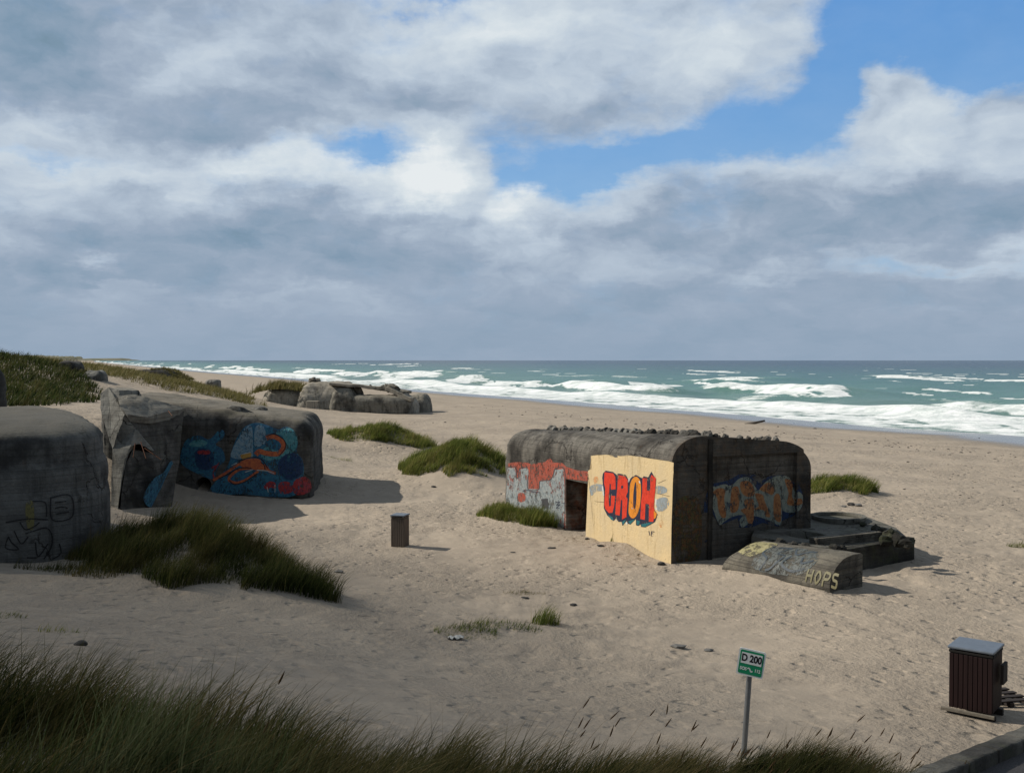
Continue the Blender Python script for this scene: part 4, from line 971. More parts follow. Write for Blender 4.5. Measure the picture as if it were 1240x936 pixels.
# ------------------------------------------------------------------ mural bunker
def bunker_c():
    Yf = 46.6; xr = at(377, 540, Yf)[0]; xl = at(128, 540, Yf)[0]; th = R(6); cr, sr = math.cos(th), math.sin(th)
    def place(V): x, y = V[:, 0]-(xr-xl), V[:, 1].copy(); return np.stack([xr+x*cr-y*sr, Yf+x*sr+y*cr, V[:, 2]], 1)
    root = empty('concrete_bunker', ((xl+xr)/2, Yf+3, .3), 'dark tilted concrete bunker with blue and orange graffiti mural and a broken left end', 'bunker')
    Lx = xr-xl
    V, Fq = grid_box(64, 30, 34, (0, 0, -1.6), (Lx, 7.5, 4.75))
    V = round_box(V, (.8, .9, -9), (Lx-.75, 6.4, 3.75), (.75, .9, 1.0))
    # vertical right corner softly rounded
    V[:, 2] += np.clip(V[:, 2], 0, 5)/4.75*(1.22*(1-V[:, 0]/Lx)-1.0)
    Vw = place(V); front = (V[:, 1] < .05) & (V[:, 2] < 3.3)
    Vw = roughen(Vw, .08, 1.0, 8, np.where(front, .06, 1.))
    me = npmesh('wall', Vw, Fq); ph = at(244, 588, Yf-.8)
    b2 = bmesh.new(); bmesh.ops.create_cone(b2, cap_ends=True, segments=24, radius1=.34, radius2=.34, depth=2.4, matrix=Matrix.Translation((ph[0], Yf+.6, ph[2])) @ Matrix.Rotation(R(90), 4, 'X')); cut = bm_mesh('c', b2)
    me = boolean_cut(me, [cut]); sharp(me, 40)
    mat = concrete('mural_bunker_concrete', (.085, .082, .075), (.025, .024, .022), .5, .5, 12., 1.2, moss=.15, dust_toplight=.5, light=(.14, .135, .125))
    BV = me.copy(); link('wall', me, mat, root); me = BV
    hm = plain('porthole_shade', (.012, .012, .012), .9); b2 = bmesh.new(); bmesh.ops.create_cone(b2, cap_ends=True, segments=24, radius1=.33, radius2=.33, depth=.1, matrix=Matrix.Translation((ph[0], Yf+1.6, ph[2])) @ Matrix.Rotation(R(90), 4, 'X')); link('porthole_backing', bm_mesh('porthole_backing', b2), hm, root)  # black disc in the bore paints the shade inside the hole
    w = Wall((xr, Yf, 0), (sr, -cr, 0), me); z = dict(org=(200, 470), sc=6.2)
    BLU = paint_mat('mural_blue', (.022, .085, .16), .55, .3, (.035, .15, .22), 1.6); TQ = paint_mat('mural_turquoise', (.05, .20, .23), .5, .3, (.11, .27, .29), 1.6); DB = paint_mat('mural_dark_blue', (.012, .032, .09), .5, .3, (.02, .05, .11))
    LB = paint_mat('mural_light_blue', (.21, .29, .33), .6, .3, (.10, .20, .28)); OR = paint_mat('mural_orange', (.46, .13, .045), .3, .3, (.30, .07, .04)); RE = paint_mat('mural_red', (.34, .035, .03), .6, .3, (.2, .03, .05), 5.); BK = paint_mat('mural_black', (.012, .012, .018), .3); WH = paint_mat('mural_white', (.42, .45, .44), .4); YO = paint_mat('mural_ochre', (.42, .24, .06), .4)
    g = w.poly('mural', [(500, 800), (640, 800), (800, 815), (980, 800), (1040, 640), (1030, 540), (990, 480), (995, 390), (960, 310), (900, 290), (850, 310), (760, 275), (680, 260), (600, 290), (540, 370), (500, 470), (480, 560), (430, 640), (380, 700), (340, 760), (400, 800)], BLU, root, .006, True, **z)
    def s(n, pts, m, l): return w.poly(n, pts, m, g, l, True, **z)
    s('light_field', [(600, 300), (650, 290), (660, 470), (640, 530), (500, 520), (510, 450), (550, 380)], LB, .010)
    s('light_field', [(680, 290), (740, 290), (760, 400), (700, 440), (670, 420)], LB, .010)
    s('turquoise_arc', [(880, 310), (940, 300), (990, 360), (985, 450), (930, 520), (860, 530), (760, 540), (720, 500), (760, 440), (840, 470), (890, 420), (880, 360), (830, 340)], TQ, .011)
    s('dark_disc', [(850, 560), (900, 500), (980, 490), (1035, 560), (1020, 650), (930, 690), (860, 640)], DB, .012)
    w.strokes('tentacle', [[(760, 375), (810, 360), (870, 390), (890, 440), (850, 490), (770, 490), (710, 475), (680, 500)]], 6.0, OR, g, .016, **z)
    s('creature_body', [(560, 560), (620, 530), (700, 530), (730, 560), (770, 610), (720, 620), (660, 610), (590, 600)], OR, .018)
    w.strokes('tentacle', [[(640, 560), (560, 570), (480, 620), (400, 670), (360, 690)], [(640, 600), (560, 610), (500, 650), (480, 690), (540, 710), (620, 680), (700, 620)], [(720, 570), (760, 590), (780, 620), (830, 640)]], 3.2, OR, g, .019, **z)
    w.strokes('black_line', [[(480, 690), (520, 720), (600, 700), (690, 640)], [(560, 545), (640, 520), (720, 530), (770, 600)], [(720, 555), (745, 580), (750, 615)], [(400, 680), (480, 640), (560, 600), (650, 600)], [(760, 360), (820, 345), (890, 385), (905, 440), (860, 505)]], 1.1, BK, g, .022, **z)
    w.strokes('pale_line', [[(500, 580), (540, 560)], [(600, 630), (660, 610)], [(690, 615), (760, 620), (820, 640)], [(580, 495), (640, 480)]], 1.0, WH, g, .023, **z)
    s('ochre_patch', [(570, 500), (640, 480), (640, 520), (580, 530)], YO, .015)
    s('red_creature', [(740, 740), (780, 700), (825, 710), (830, 750), (790, 745), (770, 760)], RE, .018); w.strokes('pale_line', [[(765, 740), (775, 780)], [(825, 725), (825, 780)]], 1.0, WH, g, .021, **z)
    w.poly('red_splash', [(960, 720), (990, 680), (1050, 665), (1095, 710), (1090, 770), (1030, 800), (970, 790)], RE, root, .008, True, **z); w.poly('red_splash', [(850, 720), (910, 700), (960, 730), (950, 780), (870, 790)], RE, root, .008, True, **z)
    g2 = w.poly('mural', [(140, 420), (190, 370), (260, 355), (330, 385), (400, 320), (440, 320), (440, 370), (380, 420), (430, 460), (450, 540), (400, 590), (360, 680), (240, 640), (120, 560)], BLU, root, .006, True, **z)
    def s2(n, pts, m, l): return w.poly(n, pts, m, g2, l, True, **z)
    s2('dark_disc', [(230, 470), (330, 460), (370, 540), (330, 610), (240, 590)], DB, .010); s2('red_patch', [(250, 470), (330, 465), (330, 495), (255, 495)], RE, .013); s2('turquoise_arc', [(180, 420), (240, 385), (310, 400), (300, 430), (220, 440)], TQ, .011)
    w.strokes('pink_line', [[(350, 600), (390, 580), (360, 640), (380, 690)], [(405, 560), (370, 610)]], 1.6, RE, root, .012, **z)
    # broken left end: leaning wall, draped roof edge, tilted slab
    def solid(name, pts, thick, mat, sub=0, amp=.04):
        """closed slab: front outline given as (px, py, depth), pushed back by thick"""
        P = [at(*p) for p in pts]; bm = bmesh.new(); n = len(P); f = [bm.verts.new(p) for p in P]; off = np.array(thick, float); k = [bm.verts.new(p+off) for p in P]
        bm.faces.new(f); bm.faces.new(k[::-1])
        for i in range(n): bm.faces.new((f[i], k[i], k[(i+1) % n], f[(i+1) % n]))
        bmesh.ops.triangulate(bm, faces=[q for q in bm.faces if len(q.verts) > 4], ngon_method='EAR_CLIP'); bmesh.ops.recalc_face_normals(bm, faces=bm.faces)
        bmesh.ops.subdivide_edges(bm, edges=bm.edges[:], cuts=7, use_grid_fill=True)
        for _ in range(sub): bmesh.ops.smooth_vert(bm, verts=bm.verts[:], factor=.5, use_axis_x=True, use_axis_y=True, use_axis_z=True)
        for v in bm.verts:
            v.co += mnoise.turbulence_vector(v.co*2.3, 3, True)*amp
        return link(name, sharp(bm_mesh(name, bm), 22), mat, root)
    pale = concrete('lit_slab_concrete', (.21, .205, .18), (.08, .076, .066), .35, .4, 15., .8, dust_toplight=.5, light=(.27, .262, .235))  # paler than the wall: light from sky and left put into the colour
    def yw(x, y): return 36.53+.0478*x-.00725*y
    solid('end_wall', [(x, y, yw(x, y)) for x, y in ((142, 665), (147, 592), (152, 562), (160, 546), (180, 548), (168, 526), (153, 503), (178, 507), (222, 497), (216, 560), (206, 622))], (-1.2, 3.2, 0), mat)
    solid('draped_roof_edge', [(x, y, yw(x, y)-.40+.055*max(0, 152-x)+.022*max(0, 560-y)*(1 if x < 148 else .35)) for x, y in ((121, 477), (131, 470), (144, 473), (143, 483), (150, 502), (163, 520), (184, 547), (168, 538), (157, 541), (150, 556), (147, 575), (138, 645), (133, 645), (135, 545), (126, 514), (121, 495))], (-.9, 4.6, -.15), pale, sub=0, amp=.05)
    solid('tilted_slab', [(142, 480, 41.5), (160, 478, 42.2), (178, 482, 42.5), (224, 495.5, 43.6), (196, 500.5, 42.0), (178, 505.5, 41.0), (153, 502.5, 40.0), (144, 492, 40.4)], (0, .3, -.30), pale, sub=0, amp=.05)
    b2 = Wall(at(190, 600, 41.2), np.cross(at(206, 622, 43.4)-at(146, 660, 38.5), at(218, 503, 42.6)-at(146, 660, 38.5))*-1)
    nn = b2.n; 
    if nn[1] > 0: b2.n = -nn
    b2.p0 = at(206, 622, 43.4)
    b2.poly('blue_graffiti', [(178, 612), (174, 600), (186, 580), (198, 572), (208, 558), (212, 580), (206, 600), (198, 612), (186, 614)], BLU, root, .10, True)
    rustm = plain('rusty_rebar', (.10, .04, .02), .85, .2, 9)
    for (px, py, Y, dx, dy, dz) in ((180, 546, 38.9, .5, -.3, -.25), (172, 540, 38.7, .3, -.5, -.35), (163, 541, 38.6, .1, -.4, -.3), (205, 499, 42.0, .3, -.6, -.1)):
        a_ = Vector(at(px, py, Y+.2)); d_ = Vector((dx, dy, dz)); b3 = bmesh.new(); bmesh.ops.create_cone(b3, cap_ends=True, segments=6, radius1=.018, radius2=.016, depth=d_.length*1.6, matrix=Matrix.Translation(a_+d_*.4) @ d_.to_track_quat('Z', 'Y').to_matrix().to_4x4()); link('rebar', bm_mesh('rebar', b3), rustm, root)
    lump = concrete('roof_lump_concrete', (.07, .066, .06), (.025, .024, .02), .5, .4, 2.)
    for (px, py, Y, s) in ((288, 489, 47.3, .55), (314, 488, 49.5, .4), (268, 490, 49, .25)):
        c = at(px, py, Y); b3 = bmesh.new(); bmesh.ops.create_icosphere(b3, subdivisions=2, radius=1)
        for v in b3.verts:
            k = 1+.5*mnoise.noise(v.co*1.2+Vector((px, 0, 0))); v.co = Vector((c[0]+v.co.x*s*1.2*k, c[1]+v.co.y*s*k, c[2]-.42+v.co.z*s*.6*k))
        link('roof_lump', bm_mesh('roof_lump', b3, True), lump, root)
bunker_c()

# ------------------------------------------------------------------ nearest left bunker
def bunker_b():
    Yf = 26.2; xr = at(146, 600, 26.2)[0]; xl = xr-9.5; zt = 4.86; th = R(27); cr, sr = math.cos(th), math.sin(th)
    def place(V): x, y = V[:, 0]-9.5, V[:, 1].copy(); return np.stack([xr+x*cr-y*sr, Yf+x*sr+y*cr, V[:, 2]], 1)
    root = empty('concrete_bunker', (xl+5, Yf+5, 1.5), 'rounded grey concrete bunker at the left picture edge with black line drawings', 'bunker')
    V, Fq = grid_box(60, 60, 36, (0, 0, -1.5), (9.5, 12.5, zt))
    V = round_box(V, (2.2, 2.6, -9), (9.5-2.3, 10.2, zt-.55), (2.3, 2.6, .55))
    zz = V[:, 2]
    # a shallow step runs round the wall below the roof
    cxy = np.array([4.75, 6.2]); o = V[:, :2]-cxy; 
    V[:, :2] = cxy+o*(1-.020*sst(3.55, 3.8, zz)-.012*sst(2.9, 3.0, zz))[:, None]
    V[:, 2] += np.clip(V[:, 2], 0, 9)/5*(.16*(V[:, 0]/9.5-.5)*2)
    Vw = roughen(place(V), .05, 1.1, 15, np.where(V[:, 2] < 3., .25, 1.))
    mat = concrete('near_bunker_concrete', (.115, .115, .11), (.035, .035, .034), 0.5, .6, 21., .7, dust_toplight=.8, light=(.165, .165, .155))
    me = sharp(npmesh('wall', Vw, Fq), 45); BV = me.copy(); link('wall', me, mat, root)
    w = Wall((xr-4*cr, Yf-4*sr, 0), (sr, -cr, 0), BV); BK = paint_mat('black_line_paint', (.012, .012, .014), .3); YE = paint_mat('ochre_smear_paint', (.14, .125, .05), .7); z = dict(org=(0, 540), sc=5.85)
    w.strokes('drawn_line', [[(360, 360), (370, 520), (510, 500), (500, 350), (360, 365)], [(390, 400), (470, 390)], [(390, 440), (440, 430), (480, 440)], [(400, 480), (490, 465)], [(40, 540), (200, 515), (340, 520)], [(230, 390), (320, 400), (330, 500)], [(140, 540), (180, 590), (240, 570), (280, 540)], [(60, 640), (40, 720), (130, 730), (80, 680), (60, 640)], [(180, 620), (240, 600), (330, 580), (370, 640), (360, 720), (310, 800)], [(100, 600), (150, 690), (200, 640)], [(250, 680), (270, 780), (340, 690)], [(370, 800), (430, 760), (420, 690)], [(190, 790), (260, 790)]], 1.4, BK, root, .012, **z)
    w.poly('ochre_smear', [(190, 400), (235, 400), (240, 570), (200, 590), (180, 470)], YE, root, .008, True, **z)
bunker_b()

# ------------------------------------------------------------------ far ruin on the beach
def ruin_e():
    root = empty('bunker_ruin', (*at(410, 500, 126)[:2], 0), 'wrecked grey bunker ruin with a propped roof slab on the open beach', 'bunker ruin')
    m1 = concrete('ruin_concrete', (.36, .335, .28), (.10, .092, .078), .35, .5, 31., .5, dust_toplight=.5, light=(.48, .44, .37)); m2 = concrete('ruin_dark_concrete', (.20, .188, .16), (.055, .051, .044), .45, .6, 35., .5, dust_toplight=.5, light=(.28, .265, .22))
    def blob(name, px0, px1, py0, Y, depth, mat, tx=.25, seed=0, amp=.35, zb=-.6, taper=.2, pw=2.6, top_tilt=0.):
        """weathered block between two picture columns, rounded and slumped"""
        x0, x1 = at(px0, 480, Y)[0], at(px1, 480, Y)[0]; H = at((px0+px1)/2, py0, Y)[2]
        V, Fq = grid_box(26, 14, 14, (0, 0, 0), (1, 1, 1)); L = x1-x0
        rr = (min(L*.3, 1.6), 1.2, min(H*.45, 1.5)); S = np.array([L, depth, H-zb]); V = V*S
        V = round_box(V, (rr[0], rr[1], -9), (L-rr[0], depth-rr[1], S[2]-rr[2]), rr)
        f = V[:, 2]/S[2]; V[:, 0] = L/2+(V[:, 0]-L/2)*(1-taper*f**1.5); V[:, 1] += .35*f*depth*taper
        V[:, 2] += top_tilt*(V[:, 0]/L-.5)*f
        V = roughen(V+np.array([x0, Y, zb]), amp, .55, seed); V = roughen(V, amp*.45, 2.6, seed+3)
        return link(name, sharp(npmesh(name, V, Fq), 50), mat, root)
    blob('side_block', 313, 366, 472, 127, 6, m1, seed=2, amp=.14, taper=.12)
    blob('main_block', 353, 428, 464, 125, 9, m1, seed=5, amp=.18, taper=.26)
    blob('main_block', 395, 432, 469, 124.4, 5, m2, seed=8, amp=.16, taper=.3)
    blob('low_wall', 418, 500, 479, 124.5, 3.6, m2, seed=11, amp=.14, taper=.05, top_tilt=-.2)
    blob('low_wall', 478, 505, 482, 126, 4, m1, seed=14, amp=.18, taper=.2)
    blob('end_block', 488, 521, 479, 129, 6, m2, seed=17, amp=.18, taper=.35)
    blob('pillar', 424, 441, 469, 127.3, 1.6, m1, seed=20, amp=.06, taper=.22)
    def bar(p, q, w, h, mat, name='roof_slab'):
        p, q = at(*p), at(*q); dd = q-p; Ld = np.linalg.norm(dd); bm = bmesh.new()
        Mx = Matrix.Translation(Vector(p)) @ Vector(dd).to_track_quat('X', 'Z').to_matrix().to_4x4(); bm_box(bm, (Ld/2, 0, 0), (Ld, w, h), Mx, .05)
        bmesh.ops.subdivide_edges(bm, edges=bm.edges[:], cuts=5, use_grid_fill=True)
        for v in bm.verts: v.co += mnoise.turbulence_vector(v.co*.7, 3, False)*.14
        link(name, bm_mesh(name, bm), mat, root)
    bar((400, 464.5, 127.5), (470, 470.5, 128.5), 4.5, .30, m1); bar((455, 469, 128), (494, 475.5, 127), 3, .30, m2); bar((470, 470, 126.5), (500, 484, 125.5), 1.6, .5, m1, 'fallen_beam')
    for (px, py, Y, s) in ((379, 459.5, 128, .5), (385, 460, 128, .4), (470, 469, 127, .7), (476, 470, 126.5, .8), (464, 468.5, 127, .5), (489, 475.5, 128, .6), (448, 467.5, 127.5, .35)):
        c = at(px, py, Y); b3 = bmesh.new(); bmesh.ops.create_icosphere(b3, subdivisions=2, radius=1)
        for v in b3.verts:
            k = 1+.6*mnoise.noise(v.co*1.2+Vector((px, 0, 0))); v.co = Vector((c[0]+v.co.x*s*k, c[1]+v.co.y*s*k, c[2]-.1+v.co.z*s*.75*k))
        link('broken_lump', bm_mesh('broken_lump', b3), m2, root)
    for i, (px, py, Y, w, h) in enumerate(((384, 489, 123.6, 2.3, 1.6),)):
        c = at(px-6, 492, Y); bm = bmesh.new(); bm_box(bm, (c[0], c[1]+.6, .6), (1.5, 1.2, 1.9), None, .06); link('side_step', bm_mesh('side_step', bm), m1, root)
    # grass growing on its roof
    p = at(345, 470, 129); n = 2600; x = p[0]+rng.normal(0, 1.7, n); y = p[1]+rng.normal(0, 1.5, n); q = at(345, 470.5, 129)[2]
    V, qd, t, ti, al = blades(x, y, 1.0, .10, lean=.4, spread=.7, z=np.full(n, q)-((x-p[0])/4.2)**2*.7)
    me = npmesh('roof_grass', V, [qd, t], True); attr(me, 'tint', ti); attr(me, 'along', al); link('roof_grass', me, M_straw, root)['kind'] = 'stuff'
    return root
ruin_e()

def small_ruins():
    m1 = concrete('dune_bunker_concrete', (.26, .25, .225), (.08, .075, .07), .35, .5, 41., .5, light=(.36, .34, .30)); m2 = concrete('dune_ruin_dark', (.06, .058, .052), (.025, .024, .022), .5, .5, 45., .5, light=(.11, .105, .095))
    # bunker among the low dunes
    Y = 126.; a = at(163, 452, Y); x1 = at(228, 455, Y+3)[0]; zt = at(180, 447.5, Y)[2]
    root = empty('dune_bunker', ((a[0]+x1)/2, Y+3, 3.), 'half buried concrete bunker with a pale left end among the yellow dunes', 'bunker')
    V, Fq = grid_box(24, 16, 12, (0, 0, 0), (x1-a[0], 6.5, zt-.5)); L = x1-a[0]; V = round_box(V, (1.0, 1.3, -9), (L-1.6, 5.2, zt-1.7), (1.4, 1.3, 1.1))
    V[:, 2] -= sst(.5, 1, V[:, 0]/L)*1.2*(V[:, 2] > 1); V = roughen(V+np.array([a[0], Y, .5]), .12, .8, 3); link('wall', sharp(npmesh('wall', V, Fq), 45), m2, root)
    # sun-facing end, its sunlight put into a paler concrete
    bm = bmesh.new(); hs = zt-.5; bm_box(bm, (a[0]-.12, Y+3.0, zt-1.9), (.5, 5.6, 3.2), None, .35); bm_box(bm, (a[0]+.9, Y-.10, zt-1.9), (2.2, .5, 3.0), None, .3); link('sunlit_end', bm_mesh('sunlit_end', bm, True), m1, root)
    n = 1600; x = a[0]+rng.uniform(1.5, L, n); y = Y+rng.uniform(.8, 6, n); zz = zt-.15-sst(.5, 1, (x-a[0])/L)*1.2
    V, qd, t, ti, al = blades(x, y, .42, .10, lean=.4, spread=.7, z=zz); me = npmesh('roof_grass', V, [qd, t], True); attr(me, 'tint', ti); attr(me, 'along', al); link('roof_grass', me, M_straw, root)['kind'] = 'stuff'
    def rock(name, px0, px1, py0, py1, Y, mat, label, cat, seed):
        x0, x1 = at(px0, py1, Y)[0], at(px1, py1, Y)[0]; z0, z1 = at(px0, py1, Y)[2], at(px0, py0, Y)[2]
        V, Fq = grid_box(16, 12, 10, (0, 0, 0), (1, 1, 1)); S = np.array([x1-x0, (x1-x0)*.9+1.0, z1-z0+.8]); V = V*S; rr = S*np.array([.28, .28, .3]); V = round_box(V, (rr[0], rr[1], -9), S-rr, rr)
        V = roughen(V+np.array([x0, Y, z0-.8]), .16, .9, seed); o = link(name, sharp(npmesh(name, V, Fq), 45), mat, origin=((x0+x1)/2, Y, z0)); tag(o, label, cat)
    rock('concrete_block', 67, 90, 437, 452, 84, m2, 'dark concrete block on the crest of the left dune hill', 'concrete block', 3)
    rock('concrete_block', 96, 119, 449, 463, 82, concrete('grey_block', (.16, .16, .15), (.06, .06, .055), .4, .4, 50.), 'grey concrete block low on the right flank of the dune hill', 'concrete block', 9)
    rock('concrete_bunker', -80, -24, 441, 498, 45, m2, 'dark bunker corner showing at the left picture edge before the dune', 'bunker', 21)
    rock('concrete_block', 247, 262, 460, 464, 130, m1, 'small pale concrete lump on the far grassy dune', 'concrete block', 13)
small_ruins()

# ------------------------------------------------------------------ litter bins
wood_g = plain('grey_bin_wood', (.13, .105, .085), .8, 0, 3., .5, (9, 9, .6)); wood_r = plain('dark_red_bin_wood', (.016, .006, .006), .6, 0, 3., .5, (9, 9, .6)); steel = plain('galvanised_steel', (.36, .37, .38), .45, .6, 8, .25); lidm = plain('blue_grey_lid', (.15, .175, .21), .45, .3, 8, .25); black = plain('black_gap', (.012, .011, .010), .8)
plank = plain('weathered_plank', (.17, .15, .12), .85, 0, 4, .5, (1, 8, 8)); dark_wood = plain('dark_plank', (.035, .028, .025), .8, 0, 4, .5, (1, 8, 8))
def litter_bin(px, py, width, depth, height, rot, wood, lid, label, plinth=False, nslat=7):
    p = on_ground(px, py); z0 = p[2]-.03; root = empty('litter_bin', (p[0], p[1], z0), label, 'litter bin')
    Mx = Matrix.Translation((p[0], p[1], z0)) @ Matrix.Rotation(R(rot), 4, 'Z'); zb = .16 if plinth else .0
    def part(name, boxes, mat, bv=.006, par=root):
        bm = bmesh.new()
        for c, s in boxes: bm_box(bm, c, s, Mx, bv)
        return link(name, bm_mesh(name, bm), mat, par)
    w, d, h = width, depth, height
    part('bin_body', [((0, 0, zb+(h-.06-zb)/2), (w-.06, d-.06, h-.10-zb))], black, 0)
    sw = w/nslat
    for sgn, nm in ((-1, 'slat_panel'), (1, 'slat_panel')):
        part(nm, [((-w/2+sw*(i+.5), sgn*(d/2-.012), zb+(h-.12-zb)/2+.01), (sw*.88, .026, h-.14-zb)) for i in range(nslat)], wood)
        ns = max(3, round(nslat*d/w)); sd = (d-.06)/ns
        part(nm, [((sgn*(w/2-.012), -(d-.06)/2+sd*(i+.5), zb+(h-.12-zb)/2+.01), (.026, sd*.88, h-.14-zb)) for i in range(ns)], wood)
    part('bin_rim', [((0, -(d/2)+.01, h-.085), (w+.01, .04, .04)), ((0, (d/2)-.01, h-.085), (w+.01, .04, .04)), ((-w/2+.01, 0, h-.085), (.04, d-.06, .04)), ((w/2-.01, 0, h-.085), (.04, d-.06, .04))], black if plinth else wood)
    part('lid', [((0, 0, h-.02), (w+.05, d+.05, .045))], lid, .015)
    for sx in (-1, 1):
        for sy in (-1, 1): part('lid_bracket', [((sx*w*.42, sy*d*.42, h-.055), (.04, .04, .06))], steel, .004)
    return root, Mx, part
litter_bin(484.5, 661, .47, .50, 1.12, -16, wood_g, lidm, 'grey slatted litter bin with a flat lid alone on the sand', nslat=6)
r_, Mx_, part_ = litter_bin(1181, 864, .70, .70, 1.24, -38, wood_r, lidm, 'dark red slatted litter bin with blue grey lid near the kerb', True, 9)
part_('plinth_board', [((0, -.28, .06), (.78, .09, .13))], dark_wood); part_('plinth_board', [((0, .26, .06), (.78, .09, .13))], dark_wood); part_('front_rail', [((-.03, -.40, .15), (.86, .055, .055))], plank); part_('side_handle', [((.43, .1, .80), (.05, .30, .34))], dark_wood)
def pallet():
    p = on_ground(1212, 856); b = empty('wooden_pallet', (p[0], p[1]+.35, p[2]), 'dark broken wooden pallet lying behind the dark red bin', 'pallet'); M_ = Matrix.Translation((p[0]+.12, p[1]+.35, p[2])) @ Matrix.Rotation(R(12), 4, 'Z')
    for nm, bx in (('deck_board', [((0, y_, .10), (.85, .11, .025)) for y_ in (-.3, -.1, .1, .3)]), ('bearer', [((x_, 0, .04), (.08, .75, .08)) for x_ in (-.36, 0, .36)])):
        for c, s in bx:
            bm = bmesh.new(); bm_box(bm, c, s, M_, .005); link(nm, bm_mesh(nm, bm), dark_wood, b)
pallet()

# ------------------------------------------------------------------ sign
def text_mesh(body, size, mat, name, parent, M, ext=.0008, bold=False, sx=1.):
    cu = bpy.data.curves.new('t', 'FONT'); cu.body = body; cu.size = size; cu.align_x = 'CENTER'; cu.align_y = 'CENTER'; cu.extrude = ext; cu.offset = .0035*size/.1 if bold else 0
    o = bpy.data.objects.new('t', cu); COL.objects.link(o); dg = bpy.context.evaluated_depsgraph_get(); dg.update()
    me = bpy.data.meshes.new_from_object(o.evaluated_get(dg)); bpy.data.objects.remove(o)
    me.transform(M @ Matrix.Diagonal((sx, 1, 1, 1))); return link(name, me, mat, parent)
def sign():
    Y = 13.3; b = at(899.5, 910, Y); b[2] = gz(b[0], Y)-.15; t = at(908.5, 801, Y-.05); 
    root = empty('beach_sign', (b[0], b[1], b[2]), 'green and white emergency sign reading D 200 on a leaning grey pole', 'sign')
    pole_m = plain('pole_steel', (.24, .25, .26), .5, .5, 6, .3); d = Vector(t-b); bm = bmesh.new(); q = d.to_track_quat('Z', 'Y').to_matrix().to_4x4(); tilt = math.atan2(d.x, d.z)
    bmesh.ops.create_cone(bm, cap_ends=True, segments=20, radius1=.036, radius2=.036, depth=d.length, matrix=Matrix.Translation(Vector(b)+d/2) @ q); pl = link('pole', sharp(bm_mesh('pole', bm), 30), pole_m, root)
    S = .345; M0 = Matrix.Translation(Vector(t)+Vector((0, -.052, 0))) @ Matrix.Rotation(R(-20), 4, 'Z') @ Matrix.Rotation(R(8.), 4, 'Y') @ Matrix.Rotation(R(90), 4, 'X')
    def plate(name, w, h, r, th, zoff, mat, cx=0, cy=0, par=root):
        bm = bmesh.new(); pts = []
        for (sx, sy, a0) in ((1, 1, 0), (-1, 1, 90), (-1, -1, 180), (1, -1, 270)):
            for k in range(7): a = R(a0+15*k); pts.append((cx+sx*(w/2-r)+r*math.cos(a), cy+sy*(h/2-r)+r*math.sin(a)))
        f = [bm.verts.new(M0 @ Vector((x, y, zoff+th))) for x, y in pts]; k = [bm.verts.new(M0 @ Vector((x, y, zoff))) for x, y in pts]; bm.faces.new(f); bm.faces.new(k[::-1])
        for i in range(len(f)): bm.faces.new((f[i], k[i], k[(i+1) % len(f)], f[(i+1) % len(f)]))
        return link(name, bm_mesh(name, bm), mat, par)
    wm = plain('sign_white', (.80, .82, .80), .4, 0, 5, .12); gm = plain('sign_green', (.015, .27, .13), .4, 0, 5, .15); km = plain('sign_black', (.012, .012, .013), .5); 
    pt = plate('plate', S, S*1.02, .03, .012, 0, wm); plate('green_field', S*.88, S*.90, .02, .0015, .0125, gm); plate('number_field', S*.77, S*.42, .004, .0012, .0144, wm, 0, S*.155)
    text_mesh('D 200', .128, km, 'number', root, M0 @ Matrix.Translation((0, S*.155, .0160)), bold=True, sx=.80)
    text_mesh('SOS', .056, wm, 'lettering', root, M0 @ Matrix.Translation((-S*.255, -S*.255, .0146)), sx=.9, bold=True); text_mesh('112', .056, wm, 'lettering', root, M0 @ Matrix.Translation((S*.27, -S*.255, .0146)), sx=.9, bold=True)
    bm = bmesh.new()
    for c, s, a in (((0, 0, 0), (.014, .05, .001), 25), ((-.014, .026, 0), (.026, .016, .001), 25), ((.012, -.026, 0), (.026, .016, .001), 25)):
        bm_box(bm, c, s, M0 @ Matrix.Translation((0, -S*.26, .0146)) @ Matrix.Rotation(R(a), 4, 'Z'))
    link('phone_symbol', bm_mesh('phone_symbol', bm), wm, root)
    for y_ in (-.06, .06):
        bm = bmesh.new(); bm_box(bm, (0, y_, -.012), (.10, .03, .03), M0, .003); link('clamp', bm_mesh('clamp', bm), pole_m, root)
sign()

